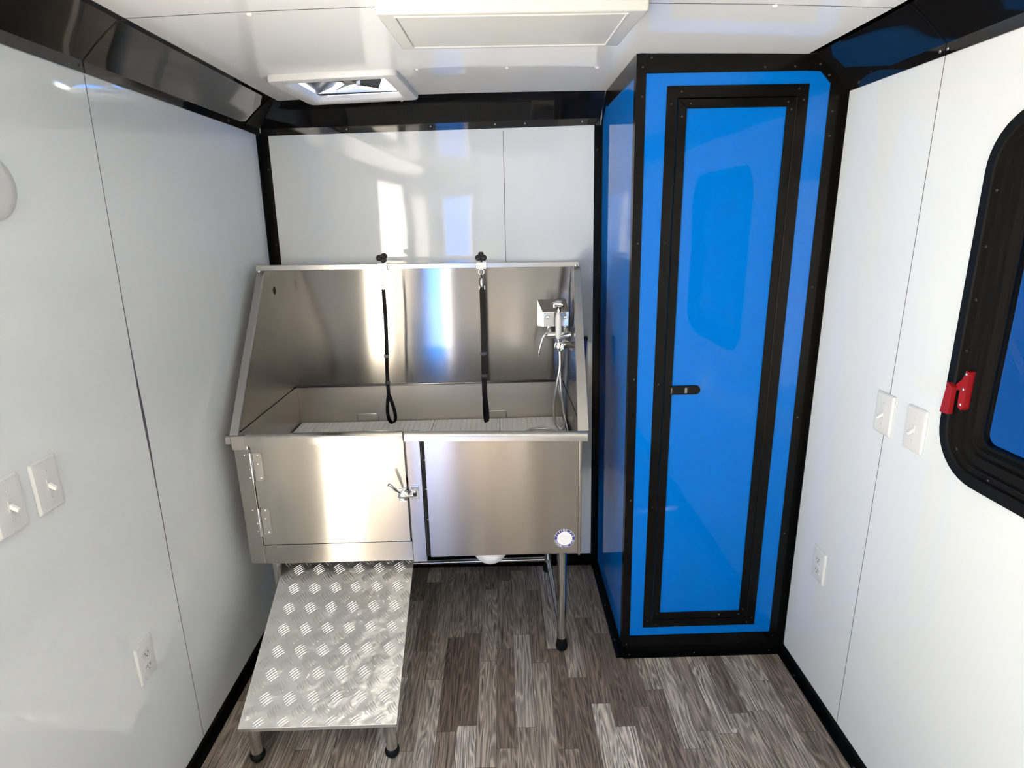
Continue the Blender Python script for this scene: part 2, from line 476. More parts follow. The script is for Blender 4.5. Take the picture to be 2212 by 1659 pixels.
for y in (-0.30, -1.075, -1.60): screw(t1, (xl(Z1) + 0.004, y, Z1 + 0.013), '+x', 0.0045)
for y in (-0.75, -1.10, -1.075): screw(t2, (XR - 0.004, y, Z1 + 0.013), '-x', 0.0045, M['satin'] if y < -1 else None)
for x in (-0.62, -0.28, -0.02, 0.10, 0.33): screw(t3, (x, yb(x) - 0.004, Z1 + 0.014 + 0.014 * (x + .97) / 1.38), '-y', 0.0035, M['satin'])
# joint in each side cove
for t_, x_, s_, y_ in ((t1, xl(Z1), 1, -1.062), (t2, XR, -1, -1.092)):
    bm = bmesh.new(); prof = [(x_ + s_ * (u + .0008), Z1 + v - .0008) for u, v in cove_profile(C_L, ZC - Z1 + 0.004, LIP)[1:-2]]
    a = [bm.verts.new((p[0], y_ - .0012, p[1])) for p in prof]; b = [bm.verts.new((p[0], y_ + .0012, p[1])) for p in prof]
    for k in range(len(prof) - 1): bm.faces.new((a[k], a[k + 1], b[k + 1], b[k]))
    obj('cove_joint', bm, M['blackedge'], t_)

bm = bmesh.new(); prof = [(xl(Z1) + u + .0015, Z1 + v - .0015) for u, v in cove_profile(C_L, ZC - Z1 + 0.004, LIP)[1:-2]]
rows = [[bm.verts.new((p[0] + k * .001, y, p[1] - k * .001)) for p in prof] for y, k in ((-.150, 0), (-.148, 1), (-.030, 1), (-.020, 0))]
for a, b in zip(rows[:-1], rows[1:]):
    for k in range(len(prof) - 1): bm.faces.new((a[k], a[k + 1], b[k + 1], b[k]))
obj('corner_joiner', bm, M['blackedge'], t1)
# corner angle between left and back wall
bm = bmesh.new()
def lprism(bm, x_of_z, y, z0, z1, a, b, t=0.003):
    L_ = [(0, 0), (a, 0), (a, -t), (t, -t), (t, -b), (0, -b)]
    v0 = [bm.verts.new((x_of_z(z0) + u, y + v, z0)) for u, v in L_]; v1 = [bm.verts.new((x_of_z(z1) + u, y + v, z1)) for u, v in L_]
    bm.faces.new(v0); bm.faces.new(v1)
    for k in range(6): bm.faces.new((v0[k], v0[(k + 1) % 6], v1[(k + 1) % 6], v1[k]))
lprism(bm, xl, -0.001, 0.0, Z1 + 0.01, 0.032, 0.048)
t4 = obj('trim_4', bm, M['black'], kind='structure')
for z in (1.85, 1.55): screw(t4, (xl(z) + 0.020, -0.004, z), '-y', 0.003)
# base angles
def base(name, pts, side, h=0.042, w=0.022, t=0.004):
    """L-shaped base trim from pts[0] to pts[1]; side = unit vector into the room"""
    bm = bmesh.new(); n = Vector(side)
    prof = [(0, 0), (w, 0), (w, t), (t, t), (t, h), (0, h)]
    r = [[bm.verts.new(Vector(p) + n * u + Vector((0, 0, v))) for u, v in prof] for p in pts]
    for k in range(6): bm.faces.new((r[0][k], r[0][(k + 1) % 6], r[1][(k + 1) % 6], r[1][k]))
    bm.faces.new(r[0]); bm.faces.new(r[1])
    return obj(name, bm, M['black'], kind='structure')
b1 = base('baseboard_left', [(xl(0.02), DOOR_Y1, 0), (xl(0.02), -0.01, 0)], (1, 0, 0))
b2 = base('baseboard_right', [(XR, REAR_Y, 0), (XR, -0.672, 0)], (-1, 0, 0))
b3 = base('baseboard_back', [(xl(0) + .004, yb(-1) - .0005, 0), (xc(0) - .002, yb(0.42) - .0005, 0)], (0, -1, 0), h=0.052)
for y in (-0.82, -1.20, -1.24): screw(b2, (XR - 0.014, y, 0.004), '+z', 0.003)
# frame of the entry doorway on the left
bm = bmesh.new()
def dframe(y0, y1, z0, z1):
    hexa(bm, [(xl(z0) - T - .01, y0, z0), (xl(z0) + .004, y0, z0), (xl(z0) + .004, y1, z0), (xl(z0) - T - .01, y1, z0),
              (xl(z1) - T - .01, y0, z1), (xl(z1) + .004, y0, z1), (xl(z1) + .004, y1, z1), (xl(z1) - T - .01, y1, z1)])
dframe(DOOR_Y1 - 0.012, DOOR_Y1 + 0.075, 0.0, DOOR_Z + 0.03)
dframe(DOOR_Y0 - 0.05, DOOR_Y0 + 0.012, 0.0, DOOR_Z + 0.03)
dframe(DOOR_Y0 + 0.012, DOOR_Y1 - 0.012, DOOR_Z - 0.01, DOOR_Z + 0.04)
obj('door_1', bm, M['black'], kind='structure')
bm = bmesh.new()
for x in (RX0, RX1): box(bm, x - 0.04, x + 0.04, REAR_Y - T - .01, REAR_Y + .01, 0, 1.97)
box(bm, RX0 + 0.04, RX1 - 0.04, REAR_Y - T - .01, REAR_Y + .01, 1.90, 1.97)
obj('door_2', bm, M['black'], kind='structure')

# outdoor ground, then unseen shapes added for reflections and bounce light
bm = bmesh.new(); box(bm, -30, 30, -32, 20, -0.50, -0.40)
obj('ground', bm, M['concrete'], kind='structure')
bm = bmesh.new(); box(bm, -1.50, -0.86, -7.4, -6.9, -0.40, 2.6); bev(bm, .01, 1)
tag(obj('reflection_block', bm, M['blue']), 'blue cabinet added outside the rear doorway to tint the steel reflections', 'block')  # unseen, added to put a blue stripe in the backsplash reflection
bm = bmesh.new(); box(bm, -5.0, 5.0, -11.4, -11.0, -0.40, 3.2)
tag(obj('reflection_wall', bm, M['pale']), 'long pale wall added beyond the rear doorway for a cream reflection', 'wall')  # unseen, added so the steel mirrors a cream stripe beside the blue
bm = bmesh.new(); box(bm, -9.0, -8.6, -9, 6, -0.40, 2.3)
tag(obj('bounce_slab', bm, M['pale']), 'long pale shed standing outside the entry doorway', 'slab')  # unseen pale mass, added to bounce sunlight in through the entry

bm = bmesh.new(); box(bm, 2.7, 4.6, -7.0, 7.0, -0.40, 3.4); bev(bm, .03, 2)
tag(obj('trailer', bm, M['blue']), 'blue neighbouring trailer side filling the view through the window', 'trailer')
# ------------------------------------------------------------------ window in the right wall
win = bpy.data.objects.new('window_1', None); COL.objects.link(win)
wc = Vector((XR, (WY0 + WY1) / 2, (WZ0 + WZ1) / 2)); win.location = wc; WL[win.name] = wc; win['kind'] = 'structure'
W_, H_ = WY1 - WY0, WZ1 - WZ0
def wloop(inset, dx, r0=0.125):
    r = max(r0 - inset, 0.012)
    return [(XR - dx, y, z) for y, z in rrect(wc.y, wc.z, W_ - 2 * inset, H_ - 2 * inset, r, 10)]
bm = bmesh.new()
loft(bm, [wloop(i, d) for i, d in ((0.006, -0.0), (0, 0.004), (0.002, 0.010), (0.026, 0.013), (0.030, 0.011), (0.032, 0.003), (0.040, 0.002), (0.043, 0.005), (0.046, 0.005), (0.049, -0.004), (0.066, -0.006), (0.069, 0.001), (0.073, 0.001), (0.076, -0.008), (0.082, -0.009), (0.084, -0.003), (0.088, -0.003), (0.092, -0.016), (0.098, -0.017), (0.102, -0.030))])
obj('window_frame', bm, M['blackedge'], win, smooth=30)
bm = bmesh.new()
lp = wloop(0.100, -0.020)
prism(bm, [(p[1], p[2]) for p in lp], XR + 0.018, XR + 0.022, 'x')
obj('pane', bm, M['glass'], win)
for z in (1.67, 1.555, 1.44, 1.325): screw(win, (XR - 0.0035, WY1 - 0.036, z), '-x', 0.003)
screw(win, (XR - 0.0035, WY1 - 0.16, WZ0 + 0.036), '-x', 0.003); screw(win, (XR - 0.0035, WY1 - 0.06, WZ0 + 0.070), '-x', 0.003)
# red release latch
LY = WY1 - 0.057
bm = bmesh.new()
prism(bm, [(LY - .008, 1.282), (LY + .002, 1.284), (LY + .008, 1.262), (LY + .030, 1.240), (LY + .030, 1.232), (LY + .010, 1.236), (LY + .010, 1.215), (LY + .008, 1.198), (LY - .002, 1.192), (LY - .008, 1.20)], XR - 0.012, XR + 0.004, 'x')
lt = obj('release_latch', bm, M['red'], win, label='red release latch')
bm = bmesh.new()
prism(bm, [(LY + .018, 1.242), (LY + .034, 1.250), (LY + .042, 1.175), (LY + .018, 1.176)], XR - 0.026, XR - 0.012, 'x'); bev(bm, .002)
obj('lever', bm, M['red'], lt)
for z, y in ((1.276, LY), (1.204, LY + .001), (1.24, LY + .001)): screw(lt, (XR - .012, y, z), '-x', 0.0042, M['chrome'], 'rivet')

# ------------------------------------------------------------------ blue closet
CF = -0.668
cl = thing('closet', 'tall glossy blue corner closet edged in black angle trim, right of the steel tub', 'closet', (0.73, -0.35, 0))
bm = bmesh.new()
# front skin with opening for the door, upper right corner clipped for the cove
DX0, DX1, DZ0, DZ1 = 0.524, 0.906, 0.135, 1.984      # door opening
fz0, fz1 = 0.0, 2.086
def fr(x0, x1, z0, z1): box(bm, x0, x1, CF, CF + 0.02, z0, z1)
hexa(bm, [(xc(fz0), CF, fz0), (DX0, CF, fz0), (DX0, CF + .02, fz0), (xc(fz0), CF + .02, fz0), (xc(fz1), CF, fz1), (DX0, CF, fz1), (DX0, CF + .02, fz1), (xc(fz1), CF + .02, fz1)])
fr(DX0, DX1, 0, DZ0); fr(DX0, DX1, DZ1, fz1)
prism(bm, [(DX1, 0), (XR - .001, 0), (XR - .001, 1.975), (XR - C_L + 0.012, fz1), (DX1, fz1)], CF, CF + 0.02, 'y')
obj('front_panel', bm, M['blue'], cl)
bm = bmesh.new()
hexa(bm, [(xc(0), CF + .02, 0), (xc(0) + .02, CF + .02, 0), (xc(0) + .02, yb(.4) - .001, 0), (xc(0), yb(.4) - .001, 0),
          (xc(fz1), CF + .02, fz1), (xc(fz1) + .02, CF + .02, fz1), (xc(fz1) + .02, yb(.4) - .001, fz1), (xc(fz1), yb(.4) - .001, fz1)])
obj('side_panel', bm, M['blue'], cl)
def angle_bar(name, pts8, scr=()):
    bm = bmesh.new(); hexa(bm, pts8); bev(bm, 0.0012, 1)
    o = obj(name, bm, M['black'], cl)
    return o
t_ = 0.003
# front left corner angle: leg on the front, leg on the side
bm = bmesh.new()
z0, z1 = 0.0, ZC + .006
Lp = [(-t_, -t_), (0.027, -t_), (0.027, 0), (0, 0), (0, 0.027), (-t_, 0.027)]
v0 = [bm.verts.new((xc(z0) + u, CF + v, z0)) for u, v in Lp]; v1 = [bm.verts.new((xc(z1) + u, CF + v, z1)) for u, v in Lp]
bm.faces.new(v0); bm.faces.new(v1)
for k in range(6): bm.faces.new((v0[k], v0[(k + 1) % 6], v1[(k + 1) % 6], v1[k]))
a1 = obj('corner_trim', bm, M['black'], cl)
for z in (2.06, 1.98, 1.55, 1.10, 0.65, 0.04): screw(a1, (xc(z) + 0.016, CF - t_, z), '-y', 0.003)
# top trim (front) along ceiling
a2 = angle_bar('top_trim', [(0.436, CF - .004, 2.043), (XR - C_L + .006, CF - .004, 2.043), (XR - C_L + .006, CF, 2.043), (0.436, CF, 2.043), (0.436, CF - .004, 2.094), (XR - C_L + .006, CF - .004, 2.090), (XR - C_L + .006, CF, 2.090), (0.436, CF, 2.094)])
for x in (0.45, 0.79, 0.88): screw(a2, (x, CF - .004, 2.055 if x != .45 else 2.085), '-y', 0.003)
# slanted piece following the cove, then the right wall angle
bm = bmesh.new()
prism(bm, [(XR - C_L + .004, 2.093), (XR - C_L + .004, 2.043), (0.960, 2.041), (0.9935, 2.008), (0.9935, 1.96), (XR - .001, 1.96), (XR - .001, 1.99), (XR - .004, 2.01), (XR - C_L + 0.024, 2.093)], CF - .005, CF, 'y')
a3 = obj('cove_trim', bm, M['black'], cl)
for x, z in ((0.985, 2.03), (0.955, 2.06)): screw(a3, (x, CF - .005, z), '-y', 0.0035)
bm = bmesh.new()
Lp = [(0, 0), (-0.046, 0), (-0.046, -t_), (-t_, -t_), (-t_, -0.030), (0, -0.030)]
prism(bm, [(XR + u, CF + v) for u, v in Lp], 0.0, 1.985, 'z')
a4 = obj('wall_trim', bm, M['black'], cl)
for z in (1.93, 1.86, 1.40, 0.95, 0.5, 0.06): screw(a4, (XR - 0.032, CF - t_, z), '-y', 0.003)
# bottom: vertical leg and floor leg
bm = bmesh.new()
Lp = [(0, 0.0), (-0.036, 0), (-0.036, 0.004), (-0.004, 0.006), (-0.004, 0.076), (0, 0.076)]
prism(bm, [(CF + u, v) for u, v in Lp], xc(0) - 0.003, XR - .002, 'x')
a5 = obj('base_trim', bm, M['black'], cl)
for x in (0.448, 0.70, 0.99): screw(a5, (x, CF - .02, 0.0045), '+z', 0.003)
# side: top trim, bottom trim, back corner angle
def side_bar(name, y0, y1, z0, z1, t=.003):
    bm = bmesh.new()
    hexa(bm, [(xc(z0) - t, y0, z0), (xc(z0) + .001, y0, z0), (xc(z0) + .001, y1, z0), (xc(z0) - t, y1, z0), (xc(z1) - t, y0, z1), (xc(z1) + .001, y0, z1), (xc(z1) + .001, y1, z1), (xc(z1) - t, y1, z1)])
    return obj(name, bm, M['black'], cl)
side_bar('top_trim', CF + .0275, -0.165, 2.038, ZC + .008)
bm = bmesh.new()
Lp = [(0, 0), (-0.028, 0), (-0.028, 0.004), (-0.004, 0.004), (-0.004, 0.030), (0, 0.030)]
v0 = [bm.verts.new((xc(0) + u, CF - .03, v)) for u, v in Lp]; v1 = [bm.verts.new((xc(0) + u, yb(.4) - .026, v)) for u, v in Lp]
bm.faces.new(v0); bm.faces.new(v1)
for k in range(6): bm.faces.new((v0[k], v0[(k + 1) % 6], v1[(k + 1) % 6], v1[k]))
a6 = obj('base_trim', bm, M['black'], cl)
for y in (-0.60, -0.38, -0.14): screw(a6, (xc(0) - .016, y, 0.004), '+z', 0.003)
yc = yb(.4)
bm = bmesh.new()
Lp = [(0, 0), (-0.030, 0), (-0.030, -t_), (-t_, -t_), (-t_, -0.030), (0, -0.030)]
z0, z1 = 0.004, 1.992
v0 = [bm.verts.new((xc(z0) + u, yc + v - .0008, z0)) for u, v in Lp]; v1 = [bm.verts.new((xc(z1) + u, yc + v - .0008, z1)) for u, v in Lp]
bm.faces.new(v0); bm.faces.new(v1)
for k in range(6): bm.faces.new((v0[k], v0[(k + 1) % 6], v1[(k + 1) % 6], v1[k]))
a7 = obj('corner_trim', bm, M['black'], cl)
for z in (1.90, 1.40, 0.8): screw(a7, (xc(z) - .018, yc - .004, z), '-y', 0.003)
bm = bmesh.new()    # short gusset along the cove at the back
prism(bm, [(yc - .002, 1.985), (yc - .032, 1.985), (yc - .038, 2.004), (yc - .105, 2.055), (yc - .128, 2.055), (yc - .128, 2.096), (yc - .118, 2.096), (yc - .002, 1.995)], xc(2.03) - .004, xc(2.03), 'x')
obj('cove_trim', bm, M['black'], cl)

# closet door and its frame
OX0, OX1, OZ0, OZ1 = 0.500, 0.930, 0.112, 2.008
def frame4(bm, x0, x1, z0, z1, w, y0, y1):
    """mitred flat frame"""
    o_ = [(x0, z0), (x1, z0), (x1, z1), (x0, z1)]; i_ = [(x0 + w, z0 + w), (x1 - w, z0 + w), (x1 - w, z1 - w), (x0 + w, z1 - w)]
    A = [[bm.verts.new((p[0], y, p[1])) for p in o_] for y in (y0, y1)]; B = [[bm.verts.new((p[0], y, p[1])) for p in i_] for y in (y0, y1)]
    for k in range(4):
        n = (k + 1) % 4
        bm.faces.new((A[0][k], A[0][n], B[0][n], B[0][k])); bm.faces.new((A[1][k], A[1][n], B[1][n], B[1][k]))
        bm.faces.new((A[0][k], A[0][n], A[1][n], A[1][k])); bm.faces.new((B[0][k], B[0][n], B[1][n], B[1][k]))
bm = bmesh.new(); frame4(bm, OX0, OX1, OZ0, OZ1, 0.033, CF - .003, CF + .002)
df = obj('door_frame', bm, M['black'], cl)
bm = bmesh.new(); frame4(bm, OX0 + .026, OX1 - .026, OZ0 + .026, OZ1 - .026, 0.030, CF + .0185, CF + .03)
obj('door_stop', bm, M['black'], cl)
for x, z in ((0.545, OZ1 - .016), (OX0 + .015, OZ1 - .05), (0.90, OZ1 - .014), (OX1 - .014, OZ1 - .045), (OX0 + .016, 1.55), (OX0 + .016, 1.08), (OX0 + .016, .62), (OX0 + .016, OZ0 + .03), (OX0 + .05, OZ0 + .012), (OX1 - .03, OZ0 + .012), (OX1 - .012, OZ0 + .03)):
    screw(df, (x, CF - .003, z), '-y', 0.0026)
bm = bmesh.new(); box(bm, OX0 + .036, OX1 - .036, CF + .002, CF + .018, OZ0 + .036, OZ1 - .036)
cd = obj('door', bm, M['blue'], cl)
bm = bmesh.new(); frame4(bm, OX0 + .036, OX1 - .036, OZ0 + .036, OZ1 - .036, 0.027, CF - .004, CF + .0018)
bev(bm, .0012, 1)
obj('door_edge', bm, M['black'], cd)
for x, z in ((0.573, OZ1 - .050), (OX0 + .049, OZ1 - .085), (OX1 - .06, OZ1 - .050), (OX1 - .049, OZ1 - .07), (OX0 + .052, OZ0 + .062), (OX1 - .065, OZ0 + .05), (OX1 - .05, OZ0 + .07), (0.79, OZ0 + .05)):
    screw(cd, (x, CF - .004, z), '-y', 0.0028, M['satin'] if x == 0.79 else None)
bm = bmesh.new()      # long hinge down the right edge
tube(bm, [(OX1 - .0345, CF - .004, OZ0 + .04), (OX1 - .0345, CF - .004, OZ1 - .04)], .0028, 8)
hg = obj('hinge', bm, M['black'], cd)
# slam latch handle
bm = bmesh.new()
prism(bm, [(x, z) for x, z in ([(0.553, 1.0735), (0.553, 1.0435), (0.645, 1.0435)] + [(0.645 + .015 * math.cos(math.radians(a)), 1.0585 + .015 * math.sin(math.radians(a))) for a in range(-80, 81, 20)] + [(0.645, 1.0735)])], CF - .008, CF + .002, 'y')
bev(bm, .002, 2)
h_ = obj('handle', bm, M['blackedge'], cd)
bm = bmesh.new(); box(bm, 0.606, 0.614, CF - .0095, CF - .0078, 1.049, 1.068); bev(bm, .0006, 1); obj('release', bm, M['greyplastic'], h_)
bm = bmesh.new(); box(bm, 0.5595, 0.562, CF - .009, CF - .0078, 1.049, 1.068); obj('notch', bm, M['satin'], h_)

# ------------------------------------------------------------------ dog bath tub
YF, YBK = -0.700, -0.060
XA = -0.925
def xb(z): return 0.252 + 0.034 * max(0.0, (z - 0.945)) / 0.51
tb = thing('dog_bath_tub', 'stainless steel dog grooming tub on legs with a hinged walk-in door', 'bath tub', (-0.33, -0.38, 0))
bm = bmesh.new()
hexa(bm, [(XA, YBK, .935), (xb(.935), YBK, .935), (xb(.935), YBK + .012, .935), (XA, YBK + .012, .935), (XA, YBK, 1.462), (xb(1.46), YBK, 1.455), (xb(1.46), YBK + .012, 1.455), (XA, YBK + .012, 1.462)])
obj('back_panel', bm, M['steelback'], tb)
bm = bmesh.new()
box(bm, XA, xb(.9), YBK - .004, YBK + .010, .74, .9345)
bk = obj('basin_back', bm, M['basin'], tb)
bm = bmesh.new(); tube(bm, [(XA, YBK - .006, .939), (xb(.94), YBK - .006, .939)], .0055, 10)
obj('ledge', bm, M['satin'], bk, smooth=True)
for s, nm in ((0, 'left'), (1, 'right')):
    bm = bmesh.new()
    pts = [(YBK, .46), (YBK, 1.457), (-0.275, 1.460), (-0.690, .945 if s == 0 else .928), (-0.690, .46)]
    X0 = (lambda z: XA - .004) if s == 0 else (lambda z: xb(z))
    a = [bm.verts.new((X0(z), y, z)) for y, z in pts]; b = [bm.verts.new((X0(z) + .004, y, z)) for y, z in pts]
    bm.faces.new(a); bm.faces.new(b)
    for k in range(5): bm.faces.new((a[k], a[(k + 1) % 5], b[(k + 1) % 5], b[k]))
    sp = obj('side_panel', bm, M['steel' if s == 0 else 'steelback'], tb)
    # fold line where the side meets the basin
    bm = bmesh.new(); xx = XA + .001 if s == 0 else xb(.94) - .001
    tube(bm, [(xx, YBK - .004, .941), (xx, -.685, .944)], .0018, 6); obj('fold', bm, M['gap'], sp)
    # slanted front flange
    bm = bmesh.new()
    if s == 0: w0, w1 = (-.945, -.916), (-.947, -.921)
    else: w0, w1 = (.238, .277), (.272, .296)
    zf = .945 if s == 0 else .930
    hexa(bm, [(w0[0], -.700, zf), (w0[1], -.700, zf), (w0[1], -.688, zf), (w0[0], -.688, zf), (w1[0], -.283, 1.458), (w1[1], -.283, 1.458), (w1[1], -.271, 1.458), (w1[0], -.271, 1.458)])
    bev(bm, .001, 1)
    obj('edge_flange', bm, M['satin'], sp)
    if s == 0:
        bm = bmesh.new(); lathe(bm, (XA - .0005, -0.187, 1.376), [(.0155, 0), (.0155, .0012)], 'x', 24); obj('grommet_hole', bm, M['gap'], sp)
# rear legs' upper skirts
# basin floor
bm = bmesh.new(); box(bm, XA, xb(.9), -.673, YBK - .004, .735, .745)
obj('basin_floor', bm, M['satin'], tb)
# top rail
bm = bmesh.new()
hexa(bm, [(-.944, -.296, 1.464), (.290, -.296, 1.453), (.290, -.270, 1.453), (-.944, -.270, 1.464), (-.944, -.296, 1.483), (.290, -.296, 1.472), (.290, -.270, 1.472), (-.944, -.270, 1.483)])
bev(bm, .0015, 2)
tr_ = obj('top_rail', bm, M['satin'], tb)
for x, z in ((-.932, 1.461), (.278, 1.458)):
    bm = bmesh.new(); lathe(bm, (x, -.296, z), [(.006, 0), (.006, -.004), (.004, -.007), (.001, -.008)], 'y', 12); obj('bolt', bm, M['chrome'], tr_, smooth=True)
# apron: left post, mid post, sill, right panel
bm = bbox(-.936, -.884, -.700, -.670, .455, .893, .0015); po = obj('front_post', bm, M['steel'], tb)
bm = bbox(-.940, -.886, -.706, -.668, .894, .945, .003); obj('post_cap', bm, M['satin'], tb)
bm = bbox(-.352, -.303, -.702, -.672, .445, .938, .0015); po2 = obj('front_post', bm, M['steel'], tb)
bm = bbox(-.8835, -.3525, -.700, -.675, .452, .526, .0015); obj('sill', bm, M['steel'], tb)
bm = bmesh.new(); box(bm, -.302, -.286, -.680, -.676, .452, .915); dg = obj('recess', bm, M['gap'], tb)
for z in (.83, .72, .60): screw(dg, (-.294, -.680, z), '-y', .0028, M['satin'])
bm = bmesh.new(); box(bm, -.2905, .2445, -.692, -.676, .456, .918); bev(bm, .001, 1); rp = obj('front_panel', bm, M['steel'], tb)
bm = bbox(.2448, .2515, -.700, -.672, .452, .918, .001); obj('edge_strip', bm, M['satin'], tb)
# rolled front rim (fixed half)
def roll(x0, x1, z, yy, r, ex0=0):
    bm = bmesh.new()
    prof = []
    for a in range(0, 181, 15):
        prof.append((yy + r * math.cos(math.radians(a)) * 1.0, z + r * math.sin(math.radians(a))))
    prof = [(yy + r, z - r * .9)] + prof + [(yy - r, z - r * .9)]
    prism(bm, prof, x0, x1, 'x'); return bm
bm = roll(-.3515, .270, .933, -.708, .0165)
for v in bm.verts: v.co.z -= .017 * (v.co.x + .3515) / .62
obj('front_rim', bm, M['satin'], tb, smooth=40)
bm = roll(-.958, -.9405, .930, -.690, .015); obj('front_rim', bm, M['satin'], tb, smooth=40)
# walk-in door
bm = bmesh.new(); box(bm, -.878, -.3565, -.706, -.684, .532, .930); bev(bm, .0015, 2)
dr = obj('door', bm, M['steeldoor'], tb)
bm = roll(-.884, -.3555, .934, -.710, .019); obj('rolled_top', bm, M['steeldoor'], dr, smooth=40)
for zc_, dx in ((.833, 0), (.626, .006)):
    bm = bmesh.new()
    tube(bm, [(-.8805 + dx * .2, -.708, zc_ - .055), (-.8805 + dx * .2, -.708, zc_ + .052)], .0065, 12)
    hb = obj('hinge', bm, M['chrome'], dr, smooth=40)
    bm = bmesh.new()
    pts = [(-.872, zc_ + .050), (-.872, zc_ - .050)] + [(-.854 + .011 * math.cos(math.radians(a)), zc_ - .041 + .011 * math.sin(math.radians(a))) for a in range(-100, 11, 22)] + [(-.8425, zc_ - .02), (-.8425, zc_ + .040)] + [(-.8505 + .008 * math.cos(math.radians(a)), zc_ + .042 + .008 * math.sin(math.radians(a))) for a in range(0, 91, 30)]
    prism(bm, pts, -.7085, -.7062, 'y'); obj('hinge_leaf', bm, M['satin'], hb)
    for x, z in ((-.856, .042), (-.859, .010), (-.853, -.042)):
        screw(hb, (x, -.7085, zc_ + z), '-y', .0042, M['chrome'], 'rivet')
    for x, z in ((-.903, .040), (-.892, -.012), (-.894, -.043)):
        screw(hb, (x, -.7005, zc_ + z), '-y', .0036, M['chrome'], 'rivet')
# latch on the door and keeper on the mid post
bm = bbox(-.386, -.3585, -.711, -.7062, .690, .738, .0015); ltc = obj('latch', bm, M['chrome'], dr)
bm = bmesh.new(); lathe(bm, (-.369, -.711, .718), [(.019, 0), (.020, -.006), (.018, -.016), (.013, -.020), (.002, -.021)], 'y', 24); obj('latch_boss', bm, M['chrome'], ltc, smooth=35)
bm = bmesh.new(); tube(bm, smoothpath([(-.374, -.726, .728), (-.381, -.742, .742), (-.393, -.760, .763), (-.401, -.770, .778)], 5), .0045, 12); obj('latch_lever', bm, M['chrome'], ltc, smooth=50)
bm = bmesh.new(); tube(bm, [(-.386, -.752, .752), (-.404, -.774, .784)], .0062, 14); bev(bm, .001, 1); obj('lever_grip', bm, M['chrome'], ltc, smooth=50)
bm = bmesh.new(); tube(bm, [(-.369, -.728, .717), (-.334, -.722, .716)], [.006, .0045], 10); obj('latch_tongue', bm, M['chrome'], ltc, smooth=50)
for x, z in ((-.381, .696), (-.364, .696)): screw(ltc, (x, -.711, z), '-y', .004, M['chrome'], 'rivet')
bm = bbox(-.343, -.3165, -.708, -.7022, .693, .745, .0012); kp = obj('keeper', bm, M['chrome'], po2)
bm = bbox(-.337, -.324, -.7095, -.7075, .706, .724, .0006, 1); obj('keeper_slot', bm, M['gap'], kp)
bm = bbox(-.341, -.326, -.716, -.709, .722, .728, .001, 1); obj('keeper_lip', bm, M['chrome'], kp)
for z in (.735, .699): screw(kp, (-.329, -.708, z), '-y', .003, M['satin'], 'rivet')
# legs with feet and base frame
def leg(x, y, top, r=.0185):
    bm = bmesh.new(); tube(bm, [(x, y, .045), (x, y, top)], r, 20); l = obj('leg', bm, M['tube'], tb, smooth=40)
    bm = bmesh.new(); lathe(bm, (x, y, 0), [(.021, 0), (.023, .006), (.0235, .016), (.0215, .026), (.0195, .036), (.0195, .050), (.0186, .052)], 'z', 20); obj('rubber_foot', bm, M['blackedge'], l, smooth=40)
leg(.192, -.632, .47); leg(-.872, -.632, .47); leg(.180, -.095, .74); leg(-.872, -.095, .74)
bm = bmesh.new(); tube(bm, [(-.872, -.095, .062), (.180, -.095, .062)], .011, 14); obj('crossbar', bm, M['tube'], tb, smooth=40)
for x0, x1 in ((.192, .180), (-.872, -.872)):
    bm = bmesh.new(); tube(bm, [(x0, -.615, .062), (x1, -.105, .062)], .011, 14); obj('side_bar', bm, M['tube'], tb, smooth=40)
# channel ends that hold the ramp
for x in (-.868, -.345):
    bm = bmesh.new()
    Lp = [(0, 0), (.022, 0), (.022, .022), (.019, .022), (.019, .003), (.003, .003), (.003, .022), (0, .022)]
    prism(bm, [(x - .011 + u, .425 + v) for u, v in Lp], -.66, -.20, 'y'); obj('ramp_channel', bm, M['satin'], tb)
# white drain bowl hanging under the basin
bm = bmesh.new()
prof = [(.075 * math.cos(math.radians(a)), .075 * math.sin(math.radians(a))) for a in range(-88, 1, 8)]
lathe(bm, (-.076, -.615, .478), [(max(r_, .001), h * 1.28) for r_, h in prof] + [(.075, .02)], 'z', 28)
obj('drain_bowl', bm, M['plastic'], tb, smooth=60, label='white plastic drain bowl')
